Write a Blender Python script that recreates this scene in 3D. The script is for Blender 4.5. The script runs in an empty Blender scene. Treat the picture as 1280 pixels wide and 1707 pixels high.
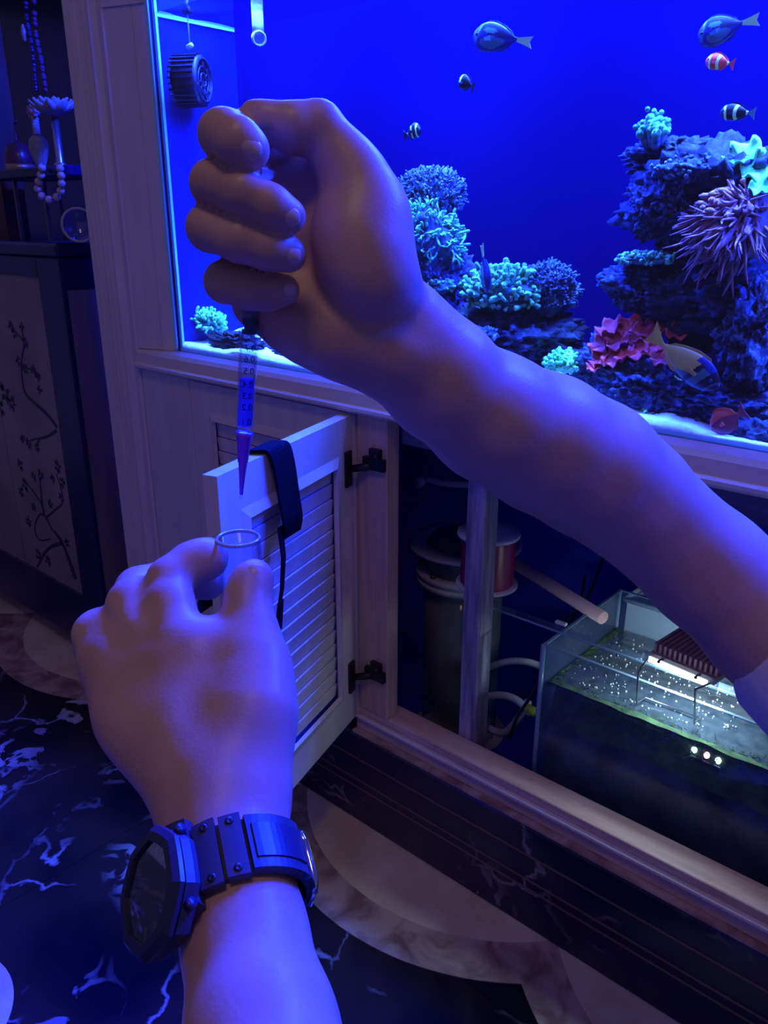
import bpy, bmesh, math, random
import numpy as np
from mathutils import Vector, Matrix, noise
random.seed(7)
rng = np.random.default_rng(7)

# ------------------------------------------------------------------ camera
F_PX, CX, CY = 1350.0, 640.0, 853.5          # image taken as 1280 x 1707
PITCH, YAW = math.radians(20.0), math.radians(41.4)
CAM = np.array([0.0, -0.94, 1.11])
FW = np.array([-math.sin(YAW)*math.cos(PITCH), math.cos(YAW)*math.cos(PITCH), -math.sin(PITCH)])
RT = np.array([math.cos(YAW), math.sin(YAW), 0.0])
UP = np.cross(RT, FW)
scene = bpy.context.scene
COL = scene.collection
cam_data = bpy.data.cameras.new('camera')
cam_data.sensor_fit = 'VERTICAL'; cam_data.sensor_height = 36.0
cam_data.lens = F_PX/1707.0*36.0; cam_data.clip_start = 0.02
cam = bpy.data.objects.new('camera', cam_data); COL.objects.link(cam)
cam.matrix_world = Matrix(((RT[0], UP[0], -FW[0], CAM[0]), (RT[1], UP[1], -FW[1], CAM[1]),
                           (RT[2], UP[2], -FW[2], CAM[2]), (0, 0, 0, 1)))
scene.camera = cam

# ------------------------------------------------------------------ world, lights, exposure
world = bpy.data.worlds.new('world'); scene.world = world; world.use_nodes = True
world.node_tree.nodes['Background'].inputs[0].default_value = (0.30, 0.26, 1.0, 1)
world.node_tree.nodes['Background'].inputs[1].default_value = 0.165

def area_light(name, loc, target, sx, sy, color, power, spread=180):
    d = bpy.data.lights.new(name, 'AREA'); d.shape = 'RECTANGLE'; d.size = sx; d.size_y = sy
    d.color = color; d.energy = power; d.spread = math.radians(spread)
    o = bpy.data.objects.new(name, d); COL.objects.link(o); o.location = loc
    o.rotation_euler = (Vector(target)-Vector(loc)).to_track_quat('-Z', 'Y').to_euler()
    return o
LAMP_X = (-1.29, -0.85, -0.41, 0.03)          # four reef lamps hang over the tank
LAMP_Y, LAMP_Z = 0.13, 1.65
for i, lx in enumerate(LAMP_X):
    area_light('reef_lamp_blue', (lx, LAMP_Y, LAMP_Z), (lx, LAMP_Y, 0), 0.30, 0.14, (0.008, 0.030, 1.0), 100)
    area_light('reef_lamp_lens', (lx, LAMP_Y, LAMP_Z), (lx, LAMP_Y, 0), 0.26, 0.08, (0.09, 0.32, 1.0), 7.5, 50)
area_light('room_lamp', (0.1, -1.2, 2.7), (-0.5, -0.2, 0.0), 0.35, 0.35, (1.0, 0.62, 0.34), 2.6, 150)
scene.view_settings.view_transform = 'Standard'
scene.view_settings.look = 'None'
scene.view_settings.gamma = 1.0
scene.view_settings.use_curve_mapping = False
scene.view_settings.exposure = 0.0
scene.cycles.transparent_max_bounces = 16
scene.cycles.max_bounces = 8

# ------------------------------------------------------------------ placement helpers
def ray(u, v): return FW + RT*(u-CX)/F_PX - UP*(v-CY)/F_PX
def pt(u, v, dep): return CAM + dep*ray(u, v)             # point at a depth along the view axis
def plane(u, v, ax, val):
    d = ray(u, v); return CAM + (val-CAM[ax])/d[ax]*d
def ply(u, v, y): return plane(u, v, 1, y)
def plz(u, v, z): return plane(u, v, 2, z)
def depth_of(p): return float((np.asarray(p)-CAM) @ FW)
def px(n, p): return n*depth_of(p)/F_PX                   # n pixels at that point, in metres

# ------------------------------------------------------------------ materials
MATS = {}
def new_mat(name):
    m = bpy.data.materials.new(name); m.use_nodes = True; MATS[name] = m
    nt = m.node_tree; b = nt.nodes['Principled BSDF']
    return m, nt, b
def setin(b, **kw):
    for k, v in kw.items():
        k = {'base': 'Base Color', 'rough': 'Roughness', 'metal': 'Metallic', 'spec': 'Specular IOR Level',
             'trans': 'Transmission Weight', 'ior': 'IOR', 'alpha': 'Alpha', 'emc': 'Emission Color',
             'ems': 'Emission Strength', 'sss': 'Subsurface Weight', 'coat': 'Coat Weight', 'sheen': 'Sheen Weight'}[k]
        if k in ('Base Color', 'Emission Color') and len(v) == 3: v = (*v, 1)
        b.inputs[k].default_value = v
def N(nt, t, **kw):
    n = nt.nodes.new('ShaderNode'+t)
    for k, v in kw.items():
        if k in n.inputs: n.inputs[k].default_value = v
        else: setattr(n, k, v)
    return n
def ramp(nt, stops, src):
    r = nt.nodes.new('ShaderNodeValToRGB'); e = r.color_ramp.elements
    while len(e) < len(stops): e.new(0.5)
    for el, (p, c) in zip(e, stops):
        el.position = p; el.color = (*c, 1) if len(c) == 3 else c
    nt.links.new(src, r.inputs[0]); return r.outputs[0]
def coords(nt, scale=(1, 1, 1), which='Object'):
    tc = N(nt, 'TexCoord'); mp = N(nt, 'Mapping'); mp.inputs['Scale'].default_value = scale
    nt.links.new(tc.outputs[which], mp.inputs[0]); return mp.outputs[0]
def bump(nt, b, h, s=0.3, d=0.002):
    bp = N(nt, 'Bump'); bp.inputs['Strength'].default_value = s; bp.inputs['Distance'].default_value = d
    nt.links.new(h, bp.inputs['Height']); nt.links.new(bp.outputs[0], b.inputs['Normal'])
def noisy(name, c1, c2, scale=20, detail=6, rough=0.6, stretch=(1, 1, 1), bumps=0.0, bd=0.002, lo=0.35, hi=0.65, spec=0.5, dist=0.0, sss=0.0):
    m, nt, b = new_mat(name); v = coords(nt, stretch)
    n = N(nt, 'TexNoise'); n.inputs['Scale'].default_value = scale; n.inputs['Detail'].default_value = detail
    n.inputs['Distortion'].default_value = dist
    nt.links.new(v, n.inputs['Vector'])
    nt.links.new(ramp(nt, [(lo, c1), (hi, c2)], n.outputs['Fac']), b.inputs['Base Color'])
    setin(b, rough=rough, spec=spec)
    if sss:
        setin(b, sss=sss); b.inputs['Subsurface Scale'].default_value = 0.003
    if bumps: bump(nt, b, n.outputs['Fac'], bumps, bd)
    return m
def plain(name, base, rough=0.5, metal=0.0, spec=0.5, bumpscale=0, bumps=0.1, **kw):
    m, nt, b = new_mat(name); setin(b, base=base, rough=rough, metal=metal, spec=spec, **kw)
    n = N(nt, 'TexNoise'); n.inputs['Scale'].default_value = bumpscale or 60; n.inputs['Detail'].default_value = 3
    nt.links.new(coords(nt), n.inputs['Vector'])
    mr = N(nt, 'MapRange'); mr.inputs['To Min'].default_value = max(0, rough-0.06); mr.inputs['To Max'].default_value = min(1, rough+0.06)
    nt.links.new(n.outputs['Fac'], mr.inputs['Value']); nt.links.new(mr.outputs[0], b.inputs['Roughness'])
    if bumpscale: bump(nt, b, n.outputs['Fac'], bumps, 0.001)
    return m
def clear(name, tint=(0.9, 0.95, 1.0), gloss=0.12, rough=0.02, haze=0.0, hazecol=(0.5, 0.6, 1), hs=9):
    """thin clear sheet: see-through, with fresnel reflection and a little milky haze"""
    m = bpy.data.materials.new(name); m.use_nodes = True; MATS[name] = m; nt = m.node_tree
    nt.nodes.remove(nt.nodes['Principled BSDF']); out = nt.nodes['Material Output']
    tr = N(nt, 'BsdfTransparent'); tr.inputs[0].default_value = (*tint, 1)
    gl = N(nt, 'BsdfGlossy'); gl.inputs['Roughness'].default_value = rough
    ge = N(nt, 'NewGeometry'); dt = N(nt, 'VectorMath', operation='DOT_PRODUCT')      # Schlick reflectance, same from both sides
    nt.links.new(ge.outputs['Normal'], dt.inputs[0]); nt.links.new(ge.outputs['Incoming'], dt.inputs[1])
    ab = N(nt, 'Math', operation='ABSOLUTE'); nt.links.new(dt.outputs['Value'], ab.inputs[0])
    iv = N(nt, 'Math', operation='SUBTRACT'); iv.inputs[0].default_value = 1.0; nt.links.new(ab.outputs[0], iv.inputs[1])
    pw = N(nt, 'Math', operation='POWER'); pw.inputs[1].default_value = 5.0; nt.links.new(iv.outputs[0], pw.inputs[0])
    mu = N(nt, 'Math', operation='MULTIPLY_ADD'); mu.inputs[1].default_value = 0.98*gloss/0.04; mu.inputs[2].default_value = 0.02*gloss/0.04
    nt.links.new(pw.outputs[0], mu.inputs[0]); mu.use_clamp = True
    mx = N(nt, 'MixShader'); nt.links.new(mu.outputs[0], mx.inputs[0]); nt.links.new(tr.outputs[0], mx.inputs[1]); nt.links.new(gl.outputs[0], mx.inputs[2])
    last = mx
    if haze:
        df = N(nt, 'BsdfDiffuse'); df.inputs[0].default_value = (*hazecol, 1)
        nz = N(nt, 'TexNoise'); nz.inputs['Scale'].default_value = hs; nz.inputs['Detail'].default_value = 5
        nt.links.new(coords(nt), nz.inputs['Vector'])
        m2 = N(nt, 'Math', operation='MULTIPLY'); m2.inputs[1].default_value = haze*2; nt.links.new(nz.outputs['Fac'], m2.inputs[0])
        mh = N(nt, 'MixShader'); nt.links.new(m2.outputs[0], mh.inputs[0]); nt.links.new(mx.outputs[0], mh.inputs[1]); nt.links.new(df.outputs[0], mh.inputs[2]); last = mh
    nt.links.new(last.outputs[0], out.inputs[0]); return m
def emit(name, col, strength):
    m, nt, b = new_mat(name); setin(b, base=col, emc=col, ems=strength); return m

def marble(name, base1, base2, vein, amount=0.5, rough=0.12):
    m, nt, b = new_mat(name); v = N(nt, 'NewGeometry').outputs['Position']
    big = N(nt, 'TexNoise'); big.inputs['Scale'].default_value = 3.2; big.inputs['Detail'].default_value = 5
    nt.links.new(v, big.inputs['Vector'])
    basec = ramp(nt, [(0.42, base1), (0.68, base2)], big.outputs['Fac'])
    warp = N(nt, 'TexNoise'); warp.inputs['Scale'].default_value = 7; warp.inputs['Detail'].default_value = 6
    nt.links.new(v, warp.inputs['Vector'])
    add = N(nt, 'VectorMath', operation='MULTIPLY_ADD')
    add.inputs[1].default_value = (0.22, 0.22, 0.22)
    nt.links.new(warp.outputs['Color'], add.inputs[0]); nt.links.new(v, add.inputs[2])
    vo = N(nt, 'TexVoronoi', feature='DISTANCE_TO_EDGE'); vo.inputs['Scale'].default_value = 5.5
    nt.links.new(add.outputs[0], vo.inputs['Vector'])
    mask = N(nt, 'TexNoise'); mask.inputs['Scale'].default_value = 5.0; mask.inputs['Detail'].default_value = 4
    nt.links.new(v, mask.inputs['Vector'])
    mm = ramp(nt, [(0.50, (0, 0, 0)), (0.62, (1, 1, 1))], mask.outputs['Fac'])
    th = N(nt, 'MapRange'); th.inputs['From Min'].default_value = 0.0; th.inputs['From Max'].default_value = 0.028
    th.inputs['To Min'].default_value = 1; th.inputs['To Max'].default_value = 0
    nt.links.new(vo.outputs['Distance'], th.inputs['Value'])
    mul = N(nt, 'Math', operation='MULTIPLY'); nt.links.new(th.outputs[0], mul.inputs[0]); nt.links.new(mm, mul.inputs[1])
    sc = N(nt, 'Math', operation='MULTIPLY'); sc.inputs[1].default_value = amount; nt.links.new(mul.outputs[0], sc.inputs[0])
    # a few solid pale patches
    pn = N(nt, 'TexNoise'); pn.inputs['Scale'].default_value = 13; pn.inputs['Detail'].default_value = 7; pn.inputs['Distortion'].default_value = 1.4
    nt.links.new(v, pn.inputs['Vector'])
    pm = N(nt, 'TexNoise'); pm.inputs['Scale'].default_value = 2.1; pm.inputs['Detail'].default_value = 1
    nt.links.new(v, pm.inputs['Vector'])
    pr = N(nt, 'Math', operation='MULTIPLY'); nt.links.new(ramp(nt, [(0.56, (0, 0, 0)), (0.60, (1, 1, 1))], pn.outputs['Fac']), pr.inputs[0])
    nt.links.new(ramp(nt, [(0.50, (0, 0, 0)), (0.60, (1, 1, 1))], pm.outputs['Fac']), pr.inputs[1])
    mxf = N(nt, 'Math', operation='MAXIMUM'); nt.links.new(sc.outputs[0], mxf.inputs[0]); nt.links.new(pr.outputs[0], mxf.inputs[1])
    mix = N(nt, 'Mix', data_type='RGBA'); nt.links.new(mxf.outputs[0], mix.inputs[0]); nt.links.new(basec, mix.inputs[6]); mix.inputs[7].default_value = (*vein, 1)
    nt.links.new(mix.outputs[2], b.inputs['Base Color']); setin(b, rough=rough)
    return m

DARK = (0.010, 0.010, 0.05)
M = {}
M['marble'] = marble('dark_marble', (0.005, 0.004, 0.014), (0.045, 0.026, 0.03), (0.62, 0.58, 0.70), 0.55)
M['marble_plinth'] = marble('dark_marble_plinth', (0.006, 0.006, 0.05), (0.045, 0.028, 0.06), (0.46, 0.40, 0.42), 0.6, 0.18)  # navy base tone has the blue glare mixed into it
M['beige'] = noisy('cream_marble', (0.66, 0.52, 0.34), (0.86, 0.74, 0.56), 9, 6, 0.25, bumps=0.02)
M['brownstone'] = noisy('brown_marble', (0.28, 0.16, 0.14), (0.58, 0.42, 0.38), 14, 9, 0.3, dist=1.2, lo=0.4, hi=0.62)
M['stripe'] = plain('brown_stone_strip', (0.16, 0.10, 0.09), 0.3)
M['paint'] = noisy('painted_wood', (0.68, 0.61, 0.58), (0.77, 0.70, 0.67), 7, 5, 0.42, stretch=(6, 6, 0.7), bumps=0.05)
M['paint_h'] = noisy('painted_wood_rail', (0.68, 0.61, 0.58), (0.77, 0.70, 0.67), 7, 5, 0.42, stretch=(0.7, 6, 6), bumps=0.05)
M['pinewood'] = noisy('bare_pine', (0.52, 0.33, 0.24), (0.66, 0.46, 0.35), 9, 6, 0.5, stretch=(8, 8, 0.5), bumps=0.08)
M['sillwood'] = noisy('pink_sill_wood', (0.58, 0.36, 0.29), (0.74, 0.52, 0.44), 12, 6, 0.45, stretch=(0.8, 6, 6), bumps=0.06)
M['oldwood'] = noisy('weathered_post_wood', (0.16, 0.14, 0.20), (0.46, 0.42, 0.52), 16, 9, 0.75, stretch=(5, 5, 0.5), bumps=0.3, bd=0.003)
M['hazeblue'] = plain('haze_tinted_lining', (0.03, 0.03, 0.55), 0.8)  # blue haze inside the cabinet, put into the lining colour
M['rosewood'] = noisy('dark_rosewood', (0.007, 0.005, 0.055), (0.018, 0.011, 0.080), 8, 5, 0.28, stretch=(6, 6, 0.6))  # blue in the wood tone stands in for veiling glare
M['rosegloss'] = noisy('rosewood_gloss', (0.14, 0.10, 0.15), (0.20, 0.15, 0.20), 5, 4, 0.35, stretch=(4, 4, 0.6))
M['inlay'] = noisy('cream_inlay_panel', (0.26, 0.20, 0.17), (0.38, 0.30, 0.24), 6, 4, 0.45)
M['inlay_dark'] = plain('brown_inlay_wood', (0.035, 0.022, 0.05), 0.5)
M['bronze'] = plain('dark_bronze', (0.05, 0.035, 0.05), 0.45, 0.8)
M['blackcloth'] = noisy('black_webbing', (0.002, 0.002, 0.006), (0.005, 0.005, 0.014), 220, 2, 0.9, bumps=0.3, spec=0.12)
M['backblue'] = noisy('blue_tank_backing', (0.0, 0.0, 0.034), (0.0, 0.0, 0.039), 3, 2, 0.8, spec=0.02)
M['glass'] = clear('aquarium_glass', (0.97, 0.985, 1.0), 0.09)
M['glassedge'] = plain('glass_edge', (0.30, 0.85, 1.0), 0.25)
M['water'] = clear('water_surface', (0.92, 0.96, 1.0), 0.10, 0.03)
M['sumpglass'] = clear('sump_glass', (0.88, 0.94, 0.98), 0.05, 0.03, 0.045, (0.35, 0.5, 0.75))
M['sumpwater'] = clear('sump_water', (0.36, 0.44, 0.48), 0.16, 0.06, 0.16, (0.26, 0.34, 0.42), 55)
M['sand'] = noisy('white_coral_sand', (0.62, 0.74, 0.66), (0.86, 0.92, 0.84), 120, 4, 0.9, bumps=0.4)
M['blackplastic'] = plain('black_plastic', (0.006, 0.006, 0.012), 0.4)
M['whiteplastic'] = plain('white_plastic', (0.62, 0.64, 0.66), 0.4)
M['greyplastic'] = plain('grey_plastic', (0.46, 0.46, 0.52), 0.5)
M['milky'] = clear('milky_acrylic', (0.45, 0.48, 0.55), 0.06, 0.08, 0.22, (0.45, 0.45, 0.55))
M['redfilm'] = plain('red_plastic', (0.32, 0.004, 0.09), 0.3)
M['pinkpipe'] = plain('pink_pvc', (0.66, 0.42, 0.40), 0.45)
M['hose'] = plain('pale_hose', (0.42, 0.48, 0.50), 0.4)
M['algae'] = noisy('green_algae', (0.010, 0.03, 0.010), (0.05, 0.10, 0.03), 60, 5, 0.9)
M['yellowgreen'] = plain('yellow_green_plastic', (0.35, 0.45, 0.05), 0.5)
M['wire'] = plain('steel_wire', (0.35, 0.35, 0.38), 0.3, 0.9)
M['heatsink'] = plain('brown_anodised_fins', (0.34, 0.22, 0.26), 0.5)
M['acrylic'] = clear('clear_acrylic', (0.8, 0.85, 0.9), 0.10, 0.05, 0.12, (0.7, 0.75, 0.8))
M['lamp_white'] = emit('diode_and_glint_white', (0.60, 0.88, 1.0), 8)
M['lamp_pink'] = emit('diode_and_glint_pink', (1.0, 0.45, 0.9), 6)

# ------------------------------------------------------------------ mesh helpers
def link(o, parent=None):
    COL.objects.link(o)
    if parent is not None: o.parent = parent
    return o
def tag(o, label=None, cat=None, group=None, kind=None):
    if label: o['label'] = label
    if cat: o['category'] = cat
    if group: o['group'] = group
    if kind: o['kind'] = kind
    return o
def thing(name, label, cat, group=None, loc=(0, 0, 0)):
    o = bpy.data.objects.new(name, None); o.empty_display_size = 0.02; o.location = loc
    COL.objects.link(o); tag(o, label, cat, group); return o
class MB:
    def __init__(s): s.v = []; s.f = []; s.mi = []; s.sm = []
    def add(s, vs, fs, mi=0, smooth=False):
        o = len(s.v); s.v += [tuple(map(float, p)) for p in vs]
        for f in fs: s.f.append(tuple(i+o for i in f)); s.mi.append(mi); s.sm.append(smooth)
        return s
    def box(s, lo, hi, mi=0, bev=0.0):
        x0, y0, z0 = lo; x1, y1, z1 = hi
        if bev:
            b = min(bev, (x1-x0)/2.01, (y1-y0)/2.01, (z1-z0)/2.01)
            bm = bmesh.new(); bmesh.ops.create_cube(bm, size=1)
            for v in bm.verts: v.co = Vector(((x0+x1)/2+v.co.x*(x1-x0), (y0+y1)/2+v.co.y*(y1-y0), (z0+z1)/2+v.co.z*(z1-z0)))
            bmesh.ops.bevel(bm, geom=bm.edges[:], offset=b, segments=1, affect='EDGES', profile=0.5)
            bm.verts.index_update(); s.add([v.co for v in bm.verts], [[v.index for v in f.verts] for f in bm.faces], mi); bm.free(); return s
        vs = [(x0, y0, z0), (x1, y0, z0), (x1, y1, z0), (x0, y1, z0), (x0, y0, z1), (x1, y0, z1), (x1, y1, z1), (x0, y1, z1)]
        return s.add(vs, [(0, 3, 2, 1), (4, 5, 6, 7), (0, 1, 5, 4), (1, 2, 6, 5), (2, 3, 7, 6), (3, 0, 4, 7)], mi)
    def obox(s, c, ax, ay, az, hx, hy, hz, mi=0):
        """oriented box: centre, three unit axes, half sizes"""
        c, ax, ay, az = (np.asarray(q, float) for q in (c, ax, ay, az)); vs = []
        for k in (-1, 1):
            for (i, j) in ((-1, -1), (1, -1), (1, 1), (-1, 1)): vs.append(c+ax*hx*i+ay*hy*j+az*hz*k)
        return s.add(vs, [(0, 3, 2, 1), (4, 5, 6, 7), (0, 1, 5, 4), (1, 2, 6, 5), (2, 3, 7, 6), (3, 0, 4, 7)], mi)
    def tube(s, path, rad, n=10, mi=0, cap=True, flat=1.0):
        P = [np.asarray(p, float) for p in path]; R = rad if hasattr(rad, '__len__') else [rad]*len(P)
        vs = []; fs = []; prev = None
        for i, p in enumerate(P):
            t = P[min(i+1, len(P)-1)]-P[max(i-1, 0)]; t = t/(np.linalg.norm(t)+1e-12)
            if prev is None:
                a = np.array([0, 0, 1.]) if abs(t[2]) < 0.9 else np.array([1., 0, 0])
                e1 = np.cross(t, a)
            else: e1 = prev-t*(prev@t)
            e1 = e1/(np.linalg.norm(e1)+1e-12); prev = e1; e2 = np.cross(t, e1)
            for k in range(n):
                a = 2*math.pi*k/n; vs.append(p+R[i]*(math.cos(a)*e1+flat*math.sin(a)*e2))
        for i in range(len(P)-1):
            for k in range(n): fs.append((i*n+k, i*n+(k+1) % n, (i+1)*n+(k+1) % n, (i+1)*n+k))
        if cap: fs += [tuple(range(n-1, -1, -1)), tuple((len(P)-1)*n+k for k in range(n))]
        return s.add(vs, fs, mi, True)
    def lathe(s, prof, c=(0, 0, 0), n=32, mi=0, ax=(0, 0, 1), closed=False):
        """prof: list of (r, h) along axis"""
        ax = np.asarray(ax, float); ax = ax/np.linalg.norm(ax); c = np.asarray(c, float)
        a = np.array([1., 0, 0]) if abs(ax[0]) < 0.9 else np.array([0, 1., 0])
        e1 = np.cross(ax, a); e1 /= np.linalg.norm(e1); e2 = np.cross(ax, e1); vs = []; fs = []
        for r, h in prof:
            for k in range(n):
                t = 2*math.pi*k/n; vs.append(c+ax*h+max(r, 1e-5)*(math.cos(t)*e1+math.sin(t)*e2))
        m = len(prof); rg = m if closed else m-1
        for i in range(rg):
            j = (i+1) % m
            for k in range(n): fs.append((i*n+k, i*n+(k+1) % n, j*n+(k+1) % n, j*n+k))
        return s.add(vs, fs, mi, True)
    def ball(s, c, r, n=10, mi=0):
        r = np.asarray(r if hasattr(r, '__len__') else (r, r, r), float); m = max(4, n//2); vs = []; fs = []
        for i in range(m+1):
            th = math.pi*i/m
            for k in range(n):
                a = 2*math.pi*k/n; vs.append(np.asarray(c)+r*np.array([math.sin(th)*math.cos(a), math.sin(th)*math.sin(a), math.cos(th)]))
        for i in range(m):
            for k in range(n): fs.append((i*n+k, (i+1)*n+k, (i+1)*n+(k+1) % n, i*n+(k+1) % n))
        return s.add(vs, fs, mi, True)
    def prism(s, poly, d, mi=0):
        """closed polygon (3D points) thickened by vector d"""
        n = len(poly); d = np.asarray(d, float); P = [np.asarray(p, float) for p in poly]
        vs = P+[p+d for p in P]
        fs = [tuple(range(n-1, -1, -1)), tuple(range(n, 2*n))]+[(i, (i+1) % n, n+(i+1) % n, n+i) for i in range(n)]
        return s.add(vs, fs, mi)
    def build(s, name, mat, parent=None, fix=True):
        me = bpy.data.meshes.new(name); me.from_pydata(s.v, [], s.f)
        for m_ in (mat if isinstance(mat, (list, tuple)) else [mat]): me.materials.append(m_)
        me.polygons.foreach_set('material_index', s.mi); me.polygons.foreach_set('use_smooth', s.sm)
        me.update()
        if fix:
            bm = bmesh.new(); bm.from_mesh(me); bmesh.ops.remove_doubles(bm, verts=bm.verts[:], dist=1e-6)
            bmesh.ops.recalc_face_normals(bm, faces=bm.faces[:]); bm.to_mesh(me); bm.free()
        o = bpy.data.objects.new(name, me); link(o, parent); return o
def recenter(o):
    """move a mesh object's origin to the middle of its base (world coordinates stay)"""
    me = o.data; co = np.empty(len(me.vertices)*3); me.vertices.foreach_get('co', co); co = co.reshape(-1, 3)
    c = (co.min(0)+co.max(0))/2; c[2] = co[:, 2].min()
    me.vertices.foreach_set('co', (co-c).ravel()); o.location = o.location+Vector(c); me.update(); return o
def single(mb, name, mat, label, cat, group=None):
    return tag(recenter(mb.build(name, mat)), label, cat, group)
def spline(pts, n=8):
    P = [np.asarray(p, float) for p in pts]; out = []
    Q = [2*P[0]-P[1]]+P+[2*P[-1]-P[-2]]
    for i in range(1, len(Q)-2):
        for k in range(n):
            t = k/n; a, b_, c, d = Q[i-1:i+3]
            out.append(0.5*((2*b_)+(c-a)*t+(2*a-5*b_+4*c-d)*t*t+(3*b_-a-3*c+d)*t**3))
    out.append(P[-1]); return out

# ------------------------------------------------------------------ floor with scalloped stone inlay
floor = tag(MB().box((-3.6, -2.6, -0.06), (1.6, 0.62, -0.004)).build('floor', M['marble']), kind='structure')
me = MB().box((-0.3995, -0.3995, -0.02), (0.3995, 0.3995, 0.0)).build('marble_slab', M['marble'], floor)
k = 0
for ix in range(6):
    for iy in range(4):
        o = me if k == 0 else me.copy()
        if k: COL.objects.link(o); o.parent = floor
        o.location = (-3.2+0.8*ix, 0.24-0.8*iy, 0); k += 1
SC_R, SC_B, SC_CY = 0.376, 0.451, 0.235
for i, cx in enumerate((-2.503, -1.917, -1.331, -0.745, -0.159, 0.427)):
    half = 0.293
    arc_in = []; arc_out = []
    for t in np.linspace(-half, half, 33): arc_in.append((cx+t, SC_CY-math.sqrt(SC_R**2-t*t)))
    for t in np.linspace(-half, half, 33): arc_out.append((cx+t, SC_CY-math.sqrt(SC_B**2-t*t)))
    MB().prism([(x, y, 0.0002) for x, y in arc_in]+[(cx+half, 0.02, 0.0002), (cx-half, 0.02, 0.0002)], (0, 0, 0.0016)).build('cream_scallop', M['beige'], floor)
    for a, b_ in ((0, 11), (11, 22), (22, 32)):      # the brown border is laid in three curved pieces
        g = 0.0
        o = [(x, y, 0.0002) for x, y in arc_out[a:b_+1]]; n_ = [(x, y, 0.0002) for x, y in arc_in[a:b_+1]]
        MB().prism(o+n_[::-1], (0, 0, 0.0016+0.0002*(a % 2))).build('brown_border_piece', M['brownstone'], floor)
spot = [(-1.075+0.125*math.cos(t), -0.745+0.125*math.sin(t), 0.0002) for t in np.linspace(0, 2*math.pi, 49)[:-1]]
MB().prism(spot, (0, 0, 0.0014)).build('cream_roundel', M['beige'], floor)
tag(MB().box((-3.6, 0.62, -0.06), (1.6, 0.70, 2.9)).build('wall_back', plain('blue_grey_wall', (0.16, 0.15, 0.2), 0.9)), kind='structure')

# ------------------------------------------------------------------ tank cabinet
cab = thing('tank_cabinet', 'cream painted wooden cabinet with louvered doors carrying the aquarium', 'cabinet', loc=(-0.6, 0, 0))
cab_loc = Vector((-0.6, 0, 0))
def cpart(mb, name, mat, parent=None):
    o = mb.build(name, mat)
    o.parent = parent or cab
    o.matrix_parent_inverse = Matrix.Translation(-cab_loc)
    return o
XR = 0.30            # right-hand end of the cabinet, outside the view
pl_m = MB().box((-1.50, -0.012, 0.0), (XR, 0.05, 0.200), bev=0.004)
plinth = cpart(pl_m, 'marble_plinth', M['marble_plinth'])
for z in (0.146, 0.098, 0.080):
    o = MB().box((-1.50, -0.0135, z), (XR, -0.006, z+0.0035)).build('stone_strip', M['stripe']); o.parent = plinth
cpart(MB().box((-0.90, -0.010, 0.2003), (XR, 0.03, 0.204)), 'plinth_ledge', M['brownstone'])
cpart(MB().box((-0.90, 0.003, 0.2045), (XR, 0.040, 0.2305), bev=0.001), 'bottom_rail', M['sillwood'])
cpart(MB().box((-0.90, -0.006, 0.231), (XR, 0.030, 0.2380), bev=0.0015), 'rail_bead', M['paint_h'])
cpart(MB().box((-0.895, 0.002, 0.2385), (XR, 0.052, 0.2540), bev=0.0015), 'sill_board', M['sillwood'])
# hinge post and fixed stile
cpart(MB().box((-0.888, 0.0, 0.255), (-0.822, 0.030, 0.815), bev=0.001), 'hinge_post', M['pinewood'])
cpart(MB().box((-1.503, -0.004, 0.201), (-1.340, 0.022, 0.812), bev=0.002), 'fixed_stile', M['paint'])
# rail under the tank: moulded profile
rp = [(-0.004, 0.812), (-0.014, 0.814), (-0.020, 0.819), (-0.020, 0.824), (-0.012, 0.828), (-0.010, 0.846), (-0.004, 0.853), (0.03, 0.854), (0.03, 0.812)]
cpart(MB().prism([(-1.505, y, z) for y, z in rp], (XR+1.505, 0, 0)), 'moulded_rail', M['paint_h'])
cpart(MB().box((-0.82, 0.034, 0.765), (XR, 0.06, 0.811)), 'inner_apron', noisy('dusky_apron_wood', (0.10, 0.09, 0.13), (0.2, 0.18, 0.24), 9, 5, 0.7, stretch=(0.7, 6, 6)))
# recessed jamb at the tank's left end and the fluted pilaster
for (xa, xb) in ((-1.505, -1.448), (-1.447, -1.4165)):
    f_ = lambda x: -0.004+(x+1.505)*0.031/0.089
    cpart(MB().prism([(xa, f_(xa), 0.8545), (xb, f_(xb), 0.8545), (xb, 0.05, 0.8545), (xa, 0.05, 0.8545)], (0, 0, 0.9)), 'jamb_board', M['paint'])
cpart(MB().prism([(-1.505, -0.008, 1.468), (-1.4165, 0.0225, 1.468), (-1.4165, 0.0265, 1.468), (-1.505, -0.004, 1.468)], (0, 0, 0.03)), 'jamb_crosspiece', M['paint'])
pil = MB(); prof = [(-1.638, 0.05), (-1.638, -0.010), (-1.635, -0.012)]
xs = np.linspace(-1.629, -1.549, 6)
for i in range(5):
    for t in np.linspace(0, math.pi, 7)[:-1]:
        prof.append(((xs[i]+xs[i+1])/2-(xs[1]-xs[0])/2*math.cos(t), -0.006-0.0125*math.sin(t)))
prof += [(-1.546, -0.006), (-1.543, -0.017), (-1.537, -0.018), (-1.526, -0.006), (-1.509, -0.008), (-1.5055, -0.004), (-1.5055, 0.05)]
pil.prism([(x, y, 0.0) for x, y in prof], (0, 0, 1.78)); cpart(pil, 'fluted_pilaster', M['paint'])
for (u, v) in ((200, 572), (214, 571), (194, 676), (202, 684), (213, 690), (226, 703)):
    p = ply(u, v, -0.0168); cpart(MB().obox(p, (1, 0, 0), (0, 1, 0), (0, 0, 1), 0.004, 0.0003, 0.0012), 'paint_chip', M['whiteplastic'])

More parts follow.
